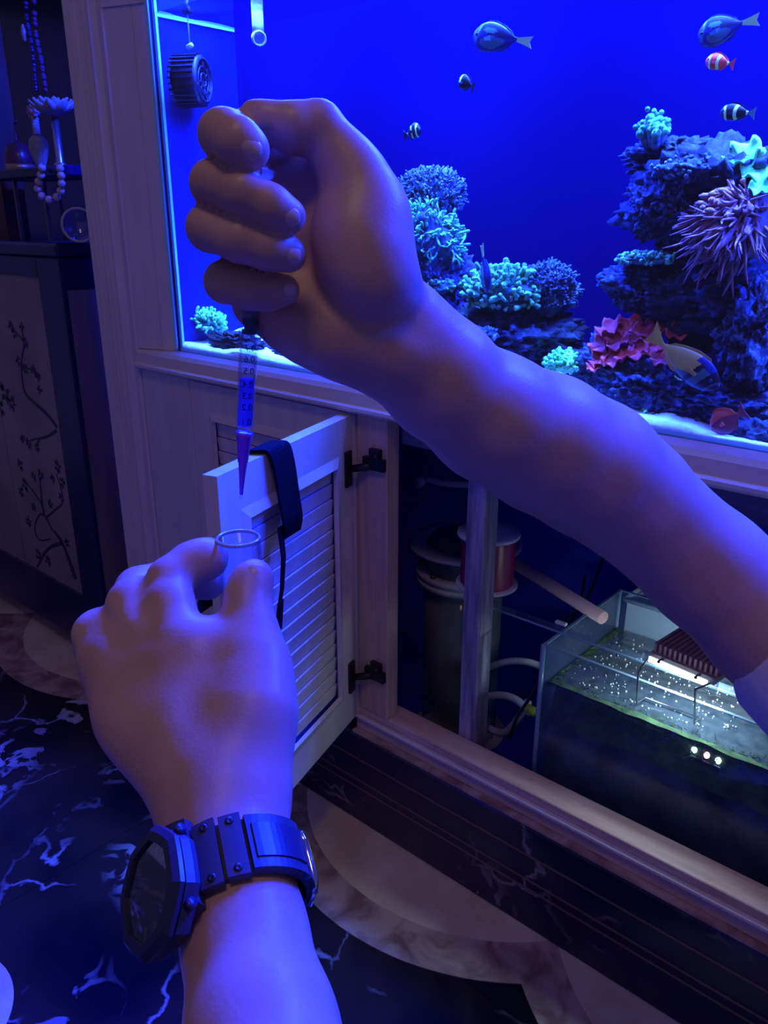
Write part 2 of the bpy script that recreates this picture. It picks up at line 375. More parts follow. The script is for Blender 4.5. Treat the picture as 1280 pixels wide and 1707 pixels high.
def louver_panel(door, org, ex, ez, en, w, h, stile, rail, pitch, th, mat, matrim):
    """frame, inner bevel and tilted slats of a louvered door.  org = lower corner, ex along width, en outward normal"""
    org, ex, ez, en = (np.asarray(q, float) for q in (org, ex, ez, en))
    def P(x, z, n=0): return org+ex*x+ez*z+en*n
    fr = MB()
    for (x0, x1, z0, z1) in ((0, stile, 0, h), (w-stile, w, 0, h), (stile, w-stile, 0, rail), (stile, w-stile, h-rail, h)):
        fr.obox(P((x0+x1)/2, (z0+z1)/2, -th/2), ex, en, ez, (x1-x0)/2, th/2, (z1-z0)/2)
    cpart(fr, 'door_frame', mat, door)
    b = MB(); bw = 0.016
    for face, s in ((0.0, 1), (-th, -1)):
        o_ = [(stile, rail), (w-stile, rail), (w-stile, h-rail), (stile, h-rail)]
        i_ = [(stile+bw, rail+bw), (w-stile-bw, rail+bw), (w-stile-bw, h-rail-bw), (stile+bw, h-rail-bw)]
        for k in range(4):
            k2 = (k+1) % 4
            a, c, d, e = P(*o_[k], face), P(*o_[k2], face), P(*i_[k2], face+s*0.005), P(*i_[k], face+s*0.005)
            b.add([a, c, d, e, *(q-en*s*0.008 for q in (a, c, d, e))], [(0, 1, 2, 3), (7, 6, 5, 4), (0, 4, 5, 1), (2, 6, 7, 3), (1, 5, 6, 2), (3, 7, 4, 0)])
    cpart(b, 'inner_bevel', matrim, door)
    z = rail+bw+pitch*0.5; slat = None
    while z < h-rail-bw-pitch*0.3:
        tilt = 0.12
        az = ez*math.cos(tilt)+en*math.sin(tilt); an = en*math.cos(tilt)-ez*math.sin(tilt)
        s_ = MB().obox(P(w/2, z, -th/2), ex, an, az, w/2-stile-bw+0.004, 0.0022, pitch*0.455)
        cpart(s_, 'slat', mat, door); z += pitch
    cpart(MB().obox(P(w/2, h/2, -th/2-0.001), ex, en, ez, w/2-stile-0.004, 0.0008, h/2-rail-0.004), 'backing_sheet', M['hazeblue'], door)

def door_node(name, label):
    o = bpy.data.objects.new(name, None); COL.objects.link(o); o.parent = cab; o.matrix_parent_inverse = Matrix.Translation(-cab_loc); o['label'] = label
    return o
# door nodes sit at world origin relative to the cabinet, so children need no second offset
_old_cpart = cpart
def cpart(mb, name, mat, parent=None):
    if parent is None: return _old_cpart(mb, name, mat)
    o = mb.build(name, mat); o.parent = parent; return o
d1 = door_node('louver_door', 'closed louvered door beside the fixed stile')
louver_panel(d1, (-1.336, -0.004, 0.235), (1, 0, 0), (0, 0, 1), (0, -1, 0), 0.444, 0.574, 0.055, 0.055, 0.0285, 0.022, M['paint'], M['paint_h'])
d2 = door_node('louver_door', 'louvered door standing open with a black strap over it')
DD = np.array([0.285, -0.9585, 0.0]); DN = np.array([0.9585, 0.285, 0.0])
D_ORG = np.array([-0.893, -0.006, 0.236]); D_W, D_H = 0.368, 0.572
louver_panel(d2, D_ORG, DD, (0, 0, 1), DN, D_W, D_H, 0.045, 0.058, 0.0265, 0.022, M['paint'], M['paint_h'])
# hinges: cup plate on the door, arm on the post
for z in (0.722, 0.330):
    hg = MB(); c = D_ORG+DD*0.020+np.array([0, 0, z-D_ORG[2]])+DN*0.002
    hg.obox(c, DD, DN, (0, 0, 1), 0.009, 0.003, 0.030)
    hg.tube([c+DN*0.003, c+DN*0.018+np.array([0.004, 0.010, 0.004]), np.array([-0.852, -0.006, z+0.008])], [0.006, 0.007, 0.006], 8)
    hg.obox((-0.846, -0.004, z+0.012), (1, 0, 0), (0, 1, 0), (0, 0, 1), 0.022, 0.005, 0.010)
    hg.obox((-0.842, -0.006, z+0.024), (1, 0, 0), (0, 1, 0), (0, 0, 1), 0.011, 0.004, 0.014)
    hg.tube([(-0.838, -0.014, z+0.026), (-0.838, -0.004, z+0.026)], 0.005, 8)
    cpart(hg, 'hinge', M['bronze'], d2)
# inside of the cabinet
inn = MB()
inn.box((-1.49, 0.58, 0.0), (XR, 0.60, 0.82)); inn.box((-1.49, 0.03, 0.05), (-1.47, 0.58, 0.82)); inn.box((XR-0.02, 0.052, 0.05), (XR, 0.58, 0.82))
inn.box((-1.47, 0.052, 0.05), (XR-0.02, 0.58, 0.07)); inn.box((-1.47, 0.062, 0.812), (XR-0.02, 0.58, 0.850))
cpart(inn, 'carcass', M['hazeblue'])

# weathered upright inside the opening
single(MB().box((-0.704, 0.056, 0.0705), (-0.668, 0.096, 0.811), bev=0.003), 'support_post', M['oldwood'], 'weathered grey wooden post standing inside the cabinet opening', 'post')
# black strap hung over the open door
st = MB(); s0 = 0.255; w = 0.030
top = D_ORG[2]+D_H
path = [(-0.036, -0.16), (-0.033, -0.08), (-0.031, -0.02), (-0.024, 0.004), (-0.011, 0.0075), (0.004, 0.006), (0.010, -0.02), (0.014, -0.07), (0.016, -0.105), (0.010, -0.128)]
def strap(path, s0, w0, w1, thick, lean=0.0):
    vs = []; fs = []; n = len(path)
    for i, (dn, dz) in enumerate(path):
        ww = w0+(w1-w0)*i/(n-1); ss = s0+lean*i/(n-1)
        for sgn in (-1, 1):
            for q in (0, 1):
                vs.append(D_ORG+DD*(ss+sgn*ww)+DN*(dn+q*thick)+np.array([0, 0, D_H+dz]))
    for i in range(n-1):
        a, b_ = 4*i, 4*(i+1)
        for (p, q) in ((0, 1), (1, 3), (3, 2), (2, 0)): fs.append((a+p, a+q, b_+q, b_+p))
    fs += [(0, 1, 3, 2), (4*n-4, 4*n-2, 4*n-1, 4*n-3)]
    return vs, fs
sp = thing('strap', 'wide black webbing strap draped over the top edge of the open door', 'strap', loc=tuple(D_ORG+DD*s0+np.array([0, 0, D_H])))
def offpart(mb, name, mat, parent):
    o = mb.build(name, mat); o.parent = parent; o.matrix_parent_inverse = Matrix.Translation(-parent.location); return o
P2 = [tuple(q) for q in spline([np.array([a, b_, 0]) for a, b_ in path], 4)]
st.add(*strap([(a, b_) for a, b_, _ in P2], s0, 0.030, 0.024, 0.004, -0.035), smooth=False); offpart(st, 'band', M['blackcloth'], sp)
bk_ = MB(); bk_.add(*strap([(-0.030, -0.03), (-0.032, -0.09), (-0.034, -0.15), (-0.036, -0.19)], s0+0.02, 0.012, 0.026, 0.003, 0.098)); offpart(bk_, 'rear_band', M['blackcloth'], sp)
tl = MB(); tl.add(*strap([(0.012, -0.105), (0.016, -0.15), (0.012, -0.20), (0.006, -0.232)], s0-0.005, 0.006, 0.004, 0.002, 0.004))
tl.add(*strap([(0.014, -0.215), (0.012, -0.24), (0.010, -0.262)], s0+0.006, 0.007, 0.009, 0.002, 0.004)); offpart(tl, 'tail', M['blackcloth'], sp)

# ------------------------------------------------------------------ aquarium
TX0, TX1, TY0, TY1, TZ0, TZ1 = -1.415, 0.28, 0.026, 0.228, 0.8555, 1.60
WATER_Z = 1.452
tank = thing('aquarium', 'large glass reef aquarium with blue backing glowing under blue lamps', 'aquarium', loc=(-0.6, 0.1, TZ0))
def tpart(mb, name, mat, parent=None): return offpart(mb, name, mat, tank) if parent is None else None
g = 0.006
tpart(MB().box((TX0, TY0, TZ0), (TX1, TY0+g, TZ1)), 'front_pane', M['glass'])
tpart(MB().box((TX0+0.0005, TY0+g+0.0005, TZ0), (TX0+g, TY1-0.0005, TZ1)), 'end_pane', noisy('blue_end_film', (0.0, 0.004, 0.10), (0.0, 0.012, 0.13), 3, 2, 0.5, spec=0.1))
tpart(MB().box((TX1-g, TY0+g+0.0005, TZ0), (TX1-0.0005, TY1-0.0005, TZ1)), 'end_pane', M['glass'])
tpart(MB().box((TX0, TY1, TZ0), (TX1, TY1+0.008, TZ1)), 'back_panel', M['backblue'])
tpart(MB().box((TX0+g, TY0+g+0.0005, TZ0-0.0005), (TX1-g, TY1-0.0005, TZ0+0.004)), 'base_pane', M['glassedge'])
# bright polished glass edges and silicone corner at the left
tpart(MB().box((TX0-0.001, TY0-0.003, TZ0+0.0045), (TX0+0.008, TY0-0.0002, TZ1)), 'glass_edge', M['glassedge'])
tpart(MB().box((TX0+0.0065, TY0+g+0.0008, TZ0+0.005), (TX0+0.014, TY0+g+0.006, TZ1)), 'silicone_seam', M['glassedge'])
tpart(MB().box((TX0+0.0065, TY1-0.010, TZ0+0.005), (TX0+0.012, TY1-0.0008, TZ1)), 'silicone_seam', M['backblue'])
# rippled water surface
def sheet(x0, x1, y0, y1, nx, ny, f, th=0.0):
    mb = MB(); X = np.linspace(x0, x1, nx); Y = np.linspace(y0, y1, ny)
    vs = [(x, y, f(x, y)) for y in Y for x in X]
    fs = [(j*nx+i, j*nx+i+1, (j+1)*nx+i+1, (j+1)*nx+i) for j in range(ny-1) for i in range(nx-1)]
    return mb.add(vs, fs, 0, True)
wz = lambda x, y: WATER_Z+0.0025*noise.noise((x*14, y*14, 0.3))
tpart(sheet(TX0+g+0.001, TX1-g-0.001, TY0+g+0.001, TY1-0.001, 160, 26, wz), 'water_surface', M['water'])
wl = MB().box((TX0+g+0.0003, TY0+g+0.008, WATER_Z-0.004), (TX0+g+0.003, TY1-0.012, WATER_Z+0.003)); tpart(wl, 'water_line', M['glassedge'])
# sand bed: an uneven solid
def sand_h(x, y):
    f = 1-0.75*min(1, max(0, (x+0.40)/0.06))
    return f*(0.010+0.020*max(0, noise.noise((x*5, y*7, 2.1)))+0.045*max(0, y-0.09)+0.003*noise.noise((x*40, y*40, 0)))
SNX, SNY = 240, 36
sx = np.linspace(TX0+g+0.001, TX1-g-0.001, SNX); sy = np.linspace(TY0+g+0.001, TY1-0.001, SNY); SB = TZ0+0.0043
sv = [(x, y, SB+sand_h(x, y)) for y in sy for x in sx]; nb = len(sv)
sf = [(j*SNX+i, j*SNX+i+1, (j+1)*SNX+i+1, (j+1)*SNX+i) for j in range(SNY-1) for i in range(SNX-1)]
rim = [i for i in range(SNX)]+[(j+1)*SNX-1 for j in range(1, SNY)]+[(SNY-1)*SNX+i for i in range(SNX-2, -1, -1)]+[j*SNX for j in range(SNY-2, 0, -1)]
sv += [(sv[i][0], sv[i][1], SB) for i in rim]
for k in range(len(rim)): sf.append((rim[k], nb+k, nb+(k+1) % len(rim), rim[(k+1) % len(rim)]))
sb = MB().add(sv, sf, 0, True).build('sand_bed', M['sand']); tag(sb, 'white coral sand covering the aquarium floor', 'sand', kind='stuff'); recenter(sb)
def sand_top(x, y): return SB+sand_h(x, y)

# pendant lamps above the tank
for i, lx in enumerate(LAMP_X):
    L = thing('reef_lamp', ['slim black reef lamp hanging over the left end of the aquarium', 'slim black reef lamp hanging above the left coral mound',
              'slim black reef lamp hanging above the anemone reef', 'slim black reef lamp hanging over the right end of the aquarium'][i], 'lamp', 'reef lamps over the aquarium', (lx, LAMP_Y, LAMP_Z))
    m_ = MB().box((-0.17, -0.09, 0.004), (0.17, 0.09, 0.045), bev=0.006); m_.build('housing', M['blackplastic'], L)
    w_ = MB()
    for s_ in (-1, 1): w_.tube([(s_*0.15, 0, 0.045), (s_*0.02, 0, 0.62)], 0.001, 6)
    w_.build('hanging_wires', M['wire'], L)

# ---- equipment in the tank's left end
def wave_pump():
    c = ply(298, 138, 0.075); c[0] = max(c[0], TX0+0.045); ax = np.array([0.92, 0.52, 0.0]); ax /= np.linalg.norm(ax)
    t = thing('wave_pump', 'ribbed black wave pump mounted on the left end of the aquarium', 'pump', loc=tuple(c))
    r = 0.041; body = MB(); n = 28
    body.lathe([(0.0, -0.026), (r*0.8, -0.026), (r, -0.018), (r, 0.024), (r*0.9, 0.030), (r*0.80, 0.030), (r*0.80, 0.012), (0, 0.012)], c, 36, 0, ax)
    offpart(body, 'housing', M['blackplastic'], t)
    e1 = np.cross(ax, [0, 0, 1.]); e1 /= np.linalg.norm(e1); e2 = np.cross(ax, e1)
    rb = M['pump_rib'] = M.get('pump_rib') or plain('pump_plastic_edge', (0.004, 0.006, 0.016), 0.35)
    base = None
    for k in range(n):
        a = 2*math.pi*k/n; d = math.cos(a)*e1+math.sin(a)*e2
        offpart(MB().obox(c+d*(r+0.0015), ax, np.cross(ax, d), d, 0.024, 0.0011, 0.0020), 'rib', rb, t)
    grille = MB()
    for rr in (0.010, 0.021): grille.lathe([(rr, 0.024), (rr+0.003, 0.024), (rr+0.003, 0.028), (rr, 0.028)], c, 28, 0, ax, True)
    for k in range(9):
        a = 2*math.pi*k/9; d = math.cos(a)*e1+math.sin(a)*e2; q = math.cos(a+0.5)*e1+math.sin(a+0.5)*e2
        grille.tube([c+ax*0.026+d*0.008, c+ax*0.026+(d+q)*0.5*0.022, c+ax*0.026+q*r*0.85], 0.0016, 6)
    offpart(grille, 'grille', rb, t)
    offpart(MB().tube([c-ax*0.020, c-ax*0.032], 0.02, 16), 'magnet_mount', M['blackplastic'], t)
wave_pump()
def float_probe():
    top = ply(312, 18, 0.06); low = ply(313, 78, 0.06); top[0] = low[0] = max(top[0], TX0+0.03)
    t = thing('float_probe', 'thin level probe with pale tip hanging above the ribbed pump', 'sensor', loc=tuple(top))
    offpart(MB().tube([top+np.array([0, 0, 0.06]), top], 0.003, 8).tube([top, low+np.array([0, 0, 0.006])], 0.0012, 8), 'stem', M['hose'], t)
    b = MB()
    for k in (-1, 0, 1): b.lathe([(0, -0.003), (0.006, -0.003), (0.006, 0.003), (0, 0.003)], top+np.array([0.005*k, 0, 0]), 14, 0, (1, 0.2, 0))
    offpart(b, 'clip', M['blackplastic'], t)
    offpart(MB().tube([low+np.array([-0.007, 0, -0.001]), low+np.array([0.005, 0.001, 0.002])], 0.0042, 10), 'tip', M['whiteplastic'], t)
float_probe()
def outlet():
    a = ply(425, -60, 0.15); b = ply(425, 45, 0.15); b[0] = a[0]; c = b+np.array([0, 0, -0.018]); d = c+np.array([0.022, -0.016, -0.006])
    t = thing('return_outlet', 'white pipe elbow returning water near the blue back panel', 'pipe', loc=tuple(a))
    offpart(MB().tube([a, b, c+np.array([0, 0, 0.004])], 0.0105, 14), 'riser', M['whiteplastic'], t)
    ax = d-c; L = np.linalg.norm(ax); o = MB().lathe([(0.0115, -0.006), (0.0125, 0.0), (0.0125, L), (0.0095, L), (0.0095, 0.0), (0, 0)], c-ax/L*0.006, 22, 0, ax)
    offpart(o, 'elbow', M['whiteplastic'], t)
outlet()

# ------------------------------------------------------------------ reef rocks and corals
def fbm(p, o=4):
    s = 0; a = 1; f = 1
    for _ in range(o): s += a*noise.noise((p[0]*f, p[1]*f, p[2]*f)); a *= 0.55; f *= 2.1
    return s
ICO = {}
def ico(n):
    if n not in ICO:
        bm = bmesh.new(); bmesh.ops.create_icosphere(bm, subdivisions=n, radius=1); bm.verts.index_update()
        ICO[n] = (np.array([v.co[:] for v in bm.verts]), [tuple(v.index for v in f.verts) for f in bm.faces]); bm.free()
    return ICO[n]
def blob(mb, c, r, seed=0, amp=0.35, freq=1.6, n=4, mi=0, rough=0.12, rf=6.0):
    V, Fc = ico(n); r = np.asarray(r if hasattr(r, '__len__') else (r,)*3, float); c = np.asarray(c, float); vs = []
    for v in V:
        q = (v[0]*freq+seed*3.7, v[1]*freq+seed*1.3, v[2]*freq-seed*2.1)
        k = 1+amp*fbm(q, 3)+rough*noise.noise((v[0]*rf+seed, v[1]*rf, v[2]*rf))+rough*0.6*noise.noise((v[0]*rf*2.3, v[1]*rf*2.3+seed, v[2]*rf*2.3))
        p = c+r*v*k
        p[1] = min(max(p[1], TY0+g+0.002), TY1-0.002)
        vs.append(p)
    return mb.add(vs, Fc, mi, True)
def reefmat(name, c1, c2, sc=60, lo=0.42, hi=0.62, rough=0.85, dist=0.6):
    return noisy(name, c1, c2, sc, 7, rough, bumps=0.5, bd=0.004, lo=lo, hi=hi, dist=dist)
M['rock'] = reefmat('live_rock', (0.003, 0.003, 0.008), (0.035, 0.05, 0.10), 90, 0.48, 0.72)
M['rock2'] = reefmat('live_rock_crusted', (0.005, 0.005, 0.014), (0.11, 0.16, 0.22), 130, 0.50, 0.72)
M['rockdark'] = reefmat('dark_sand_rock', (0.002, 0.002, 0.003), (0.006, 0.006, 0.010), 60)
M['cyan'] = reefmat('cyan_coral', (0.12, 0.65, 0.14), (0.35, 1.0, 0.25), 50)
M['teal'] = reefmat('teal_coral_tip', (0.05, 0.26, 0.10), (0.22, 0.65, 0.20), 60)
M['tealbase'] = reefmat('teal_coral_base', (0.01, 0.04, 0.03), (0.03, 0.12, 0.07), 40)
M['bluecoral'] = reefmat('blue_coral', (0.03, 0.06, 0.07), (0.13, 0.20, 0.18), 50)
M['bluecoral2'] = reefmat('deep_blue_coral', (0.006, 0.012, 0.03), (0.03, 0.06, 0.09), 50)
M['pinkcoral'] = reefmat('red_pink_mushroom', (0.40, 0.025, 0.02), (0.95, 0.10, 0.06), 40)
M['anem'] = reefmat('mauve_anemone', (0.22, 0.06, 0.05), (0.40, 0.12, 0.09), 20)
M['anembase'] = reefmat('dark_anemone_disc', (0.05, 0.015, 0.02), (0.10, 0.03, 0.04), 20)
def rock(u, v, y, ru, rv, seed, label, mat='rock', amp=0.35, ry=None, n=5, group='live rocks in the reef'):
    c = ply(u, v, y); r = (px(ru, c)*1.25, ry or min(px((ru+rv)/2, c), 0.075), px(rv, c))
    return single(blob(MB(), c, r, seed, amp, 1.6, n, rough=0.24, rf=9), 'live_rock', M[mat], label, 'rock', group)

# left reef mound
rock(722, 470, 0.135, 48, 62, 1, 'knobbly dark rock column under the two feathery blue corals', 'rock2')
rock(735, 545, 0.130, 55, 50, 2, 'dark rock at the foot of the left mound, half behind the forearm')
rock(845, 560, 0.150, 95, 55, 3, 'broad dark ledge rock under the teal coral', 'rock', 0.25)
rock(800, 585, 0.090, 60, 26, 44, 'low blue rock just above the forearm at the sand', 'rock2', 0.25, ry=0.03)
# right reef wall
rock(1190, 330, 0.160, 105, 80, 4, 'tall dark rock behind the mauve anemone', 'rock')
rock(1115, 345, 0.130, 48, 55, 5, 'rugged blue rock shelf left of the anemone', 'rock2')
rock(1090, 475, 0.140, 62, 42, 6, 'pale crusted rock jutting left below the anemone', 'rock2')
rock(1200, 500, 0.160, 100, 70, 7, 'shadowed rock mass under the anemone', 'rock')
rock(1265, 560, 0.120, 45, 95, 8, 'blue rock at the right edge beside the yellow fish', 'rock2')
rock(1010, 610, 0.130, 50, 45, 9, 'dark rock under the red coral cluster', 'rock2')
rock(1090, 645, 0.110, 78, 50, 10, 'rough rock below the yellow fish', 'rock2', 0.3)
rock(1195, 672, 0.120, 95, 42, 11, 'wide crusted rock along the sand at the right', 'rock2', 0.3)
rock(1262, 742, 0.064, 60, 44, 12, 'dark front rock leaning on the glass at the lower right', 'rock', 0.3, ry=0.022)
rock(1120, 262, 0.150, 60, 30, 13, 'small dark rock carrying the cyan branching coral', 'rock')
rock(395, 572, 0.060, 52, 18, 14, 'flat black rock lying on the sand at the left', 'rockdark', 0.25, ry=0.02)
rock(480, 590, 0.100, 60, 20, 15, 'low dark rock on the sand behind the syringe', 'rockdark', 0.25, ry=0.03)
rock(570, 612, 0.046, 70, 9, 16, 'thin black rock on the sand touching the front glass', 'rockdark', 0.2, ry=0.010)
rock(1110, 700, 0.075, 40, 16, 17, 'small shaded rock on the bright sand patch at the right', 'rock', 0.2, ry=0.025)

def tent_coral(name, u, v, y, ru, rv, count, length, thick, mats, label, cat='coral', group='corals on the reef', seed=0, ry=None, up=0.3, lobes=None, tipr=1.4, curl=0.6):
    """dome of flesh densely set with short curling tentacles"""
    c = ply(u, v, y); R = np.array([px(ru, c)*1.2, ry or min(px((ru+rv)/2, c), 0.06), px(rv, c)])
    t = thing(name, label, cat, group, tuple(c-np.array([0, 0, R[2]*0.8])))
    offpart(blob(MB(), c, R*0.9, seed, 0.22, 1.7, 4), 'base', mats[0], t)
    tm = MB(); rg = np.random.default_rng(seed+11)
    V, _ = ico(4)
    for k in range(count):
        d = rg.normal(size=3); d /= np.linalg.norm(d)
        if d[2] < -0.55: d[2] = -d[2]
        q = (d[0]*1.7+seed*3.7, d[1]*1.7+seed*1.3, d[2]*1.7-seed*2.1)
        kk = 0.9*(1+0.22*fbm(q, 3)); p = c+R*d*kk
        nrm = d/R; nrm /= np.linalg.norm(nrm)
        dr = nrm+np.array([0, 0, up])+rg.normal(size=3)*0.35; dr /= np.linalg.norm(dr)
        side = rg.normal(size=3)*curl; L = length*(0.6+0.8*rg.random())
        e = p+dr*L+side*L*0.5; m_ = p+dr*L*0.55
        P = [p-dr*0.002, m_, e]
        for w_ in P: w_[1] = min(max(w_[1], TY0+g+0.002), TY1-0.002)
        th = thick*(0.8+0.4*rg.random())
        tm.tube(P+[e+(e-m_)*0.15], [th, th*0.9, th*tipr, th*0.5*tipr], 5)
    o = offpart(tm, 'tentacles', mats[1], t); o['kind'] = 'stuff'; return t
tent_coral('hairy_coral', 713, 328, 0.155, 58, 42, 1100, 0.0065, 0.0012, (M['bluecoral2'], M['bluecoral']), 'pale blue feathery coral crowning the left mound', seed=1)
tent_coral('torch_coral', 712, 405, 0.115, 52, 58, 420, 0.011, 0.0016, (M['bluecoral2'], M['teal']), 'teal tipped coral just right of the raised wrist', seed=2, up=-0.1)
tent_coral('frogspawn_coral', 838, 488, 0.115, 54, 38, 330, 0.010, 0.0028, (M['tealbase'], M['teal']), 'bright teal lobed coral under the diving fish', seed=3)
tent_coral('hairy_coral', 912, 487, 0.150, 46, 44, 900, 0.006, 0.0012, (M['bluecoral2'], M['bluecoral']), 'dull blue feathery coral right of the bright teal coral', seed=4)
tent_coral('star_polyps', 938, 607, 0.090, 20, 14, 150, 0.007, 0.0022, (M['cyan'], M['cyan']), 'small bright cyan coral tuft above the forearm', seed=5, ry=0.018)
tent_coral('star_polyps', 345, 540, 0.095, 30, 17, 200, 0.009, 0.0024, (M['tealbase'], M['cyan']), 'green cyan coral on the sand at the far left of the tank', seed=6, ry=0.028)
tent_coral('button_polyps', 1075, 432, 0.105, 42, 9, 110, 0.003, 0.0022, (M['tealbase'], M['teal']), 'teal polyp crust on the rock left of the anemone', seed=7, ry=0.03)
tent_coral('button_polyps', 735, 478, 0.095, 20, 12, 60, 0.003, 0.0022, (M['tealbase'], M['teal']), 'small teal polyps on the left rock column', seed=8, ry=0.02)
tent_coral('button_polyps', 1145, 285, 0.105, 48, 22, 120, 0.003, 0.0020, (M['rock2'], M['bluecoral']), 'sparse pale polyps on the rock above the anemone', seed=9, ry=0.03)
tent_coral('button_polyps', 805, 558, 0.060, 22, 9, 40, 0.004, 0.0036, (M['tealbase'], M['bluecoral']), 'round pale blue polyps peeking over the forearm', seed=10, ry=0.02)

def branch_coral(u, v, y, label):
    c = ply(u, v+28, y); t = thing('branching_coral', label, 'coral', 'corals on the reef', tuple(c)); rg = np.random.default_rng(3)
    stem = MB(); tips = MB()
    for k in range(17):
        tu = u+rg.uniform(-27, 24); tv = v-28+rg.uniform(-4, 30)+0.55*max(0, u-tu)
        e = ply(tu, tv, y+rg.uniform(-0.025, 0.02)); m_ = (c+e)/2+np.array([0, 0, -0.004])
        stem.tube([c, m_, e], [0.006, 0.0055, 0.005], 8); tips.ball(e, 0.0062, 10)
        for q in range(3): tips.ball(e+rg.normal(size=3)*0.004+np.array([0, 0, 0.003]), 0.0035, 8)
    offpart(stem, 'branches', M['bluecoral'], t); o = offpart(tips, 'tips', M['teal'], t)
branch_coral(1092, 222, 0.13, 'blue branching coral with cyan knobs topping the right reef')

def frill_coral(name, parts, mat, label, seed=0, cat='coral', fr=5):
    """ruffled discs; parts = (u, v, y, r_px, tilt)"""
    c0 = ply(*parts[0][:3]); t = thing(name, label, cat, 'corals on the reef', tuple(c0))
    for i, (u, v, y, r, tx, ty) in enumerate(parts):
        c = ply(u, v, y); R = px(r, c); nz = np.array([tx, ty, 1.0]); nz /= np.linalg.norm(nz)
        e1 = np.cross(nz, [0, 1., 0]); e1 /= np.linalg.norm(e1); e2 = np.cross(nz, e1); vs = []; fs = []; n = 40; m = 6
        for side in (0, 1):
            for j in range(m+1):
                for k in range(n):
                    a = 2*math.pi*k/n; q = j/m; rr = R*q*(1+0.18*noise.noise((math.cos(a)*2+i, math.sin(a)*2, seed)))
                    h = R*(0.35*q*q+q*q*0.28*math.sin(a*fr+i)+q*q*0.25*noise.noise((math.cos(a)*5+i*3, math.sin(a)*5, seed)))-side*R*0.14
                    p = c+e1*rr*math.cos(a)+e2*rr*math.sin(a)+nz*h; p[1] = min(max(p[1], TY0+g+0.002), TY1-0.002); vs.append(p)
        B = (m+1)*n
        for j in range(m):
            for k in range(n):
                k2 = (k+1) % n; fs.append((j*n+k, j*n+k2, (j+1)*n+k2, (j+1)*n+k)); fs.append((B+j*n+k, B+(j+1)*n+k, B+(j+1)*n+k2, B+j*n+k2))
        for k in range(n): k2 = (k+1) % n; fs.append((m*n+k, m*n+k2, B+m*n+k2, B+m*n+k))
        offpart(MB().add(vs, fs, 0, True), 'polyp_disc', mat, t)
rgm = np.random.default_rng(12); mush = []
for (u, v, y, r) in ((1018, 548, 0.105, 22), (1003, 575, 0.095, 20), (1030, 570, 0.092, 21), (1050, 548, 0.11, 22), (1070, 560, 0.10, 22), (1045, 590, 0.085, 19), (1000, 600, 0.080, 17), (1022, 600, 0.078, 18),
                     (1088, 582, 0.09, 20), (1066, 588, 0.080, 18), (1100, 600, 0.075, 17), (1128, 556, 0.11, 18), (1112, 548, 0.115, 15), (990, 612, 0.072, 13), (1083, 552, 0.11, 18)):
    mush.append((u, v, y, r, rgm.uniform(-0.5, 0.5), rgm.uniform(-1.1, -0.6)))
frill_coral('mushroom_coral', mush, M['pinkcoral'], 'ruffled red pink mushroom coral cluster beside the yellow fish', 2, fr=5)
frill_coral('leather_coral', [(1240, 262, 0.12, 30, -0.2, -1.0), (1268, 285, 0.11, 30, 0.2, -1.0), (1228, 290, 0.115, 20, -0.5, -1.0), (1265, 315, 0.09, 18, 0.3, -0.8)], M['cyan'], 'glowing cyan leather coral at the right edge above the anemone', 5)
frill_coral('sand_coral', [(1062, 690, 0.060, 20, -0.2, -0.7), (1085, 712, 0.056, 20, 0.1, -0.8), (1100, 728, 0.050, 16, 0.1, -0.6), (1155, 738, 0.046, 20, 0.1, -0.6)], M['cyan'], 'ragged cyan coral on the sand beside the forearm at the right', 9)

def anemone():
    c = ply(1212, 375, 0.075); Ru, Rv = px(52, c), px(60, c)
    t = thing('sea_anemone', 'large mauve bubble tip anemone with long tentacles on the right reef', 'anemone', loc=tuple(c-np.array([0, 0, Rv])))
    offpart(blob(MB(), c+np.array([0.01, 0.03, 0]), (Ru*0.95, 0.035, Rv*0.95), 21, 0.2, 1.5, 4), 'oral_disc', M['anembase'], t)
    rg = np.random.default_rng(5)
    for k in range(290):
        a = rg.uniform(0, 2*math.pi); q = math.sqrt(rg.random()); bx = math.cos(a)*q; bz = math.sin(a)*q
        p = c+RT*0+np.array([bx*Ru, 0.018-0.028*math.sqrt(max(0, 1-q*q)), bz*Rv])
        d = np.array([bx*0.75-0.50, -0.45*(1-q)-0.10, bz*0.60-0.50+0.2*rg.normal()]); d += rg.normal(size=3)*0.25; d /= np.linalg.norm(d)
        L = (0.016+0.022*rg.random())*(0.65 if bz > 0.3 else 1.1); P = []
        bend = rg.normal(size=3)*0.25
        for s_ in np.linspace(0, 1, 6):
            w_ = p+d*L*s_+bend*L*s_*s_*0.6; w_[1] = min(max(w_[1], TY0+g+0.002), TY1-0.004); P.append(w_)
        bub = bz > 0.15 and rg.random() < 0.35
        rr = 0.0015
        R_ = [rr*1.3, rr*1.25, rr*1.1, rr*0.95, rr*0.75, rr*0.4] if not bub else [rr, rr, rr*1.4, rr*2.6, rr*2.4, rr*0.6]
        offpart(MB().tube(P, R_, 7), 'tentacle', M['anem'], t)
anemone()

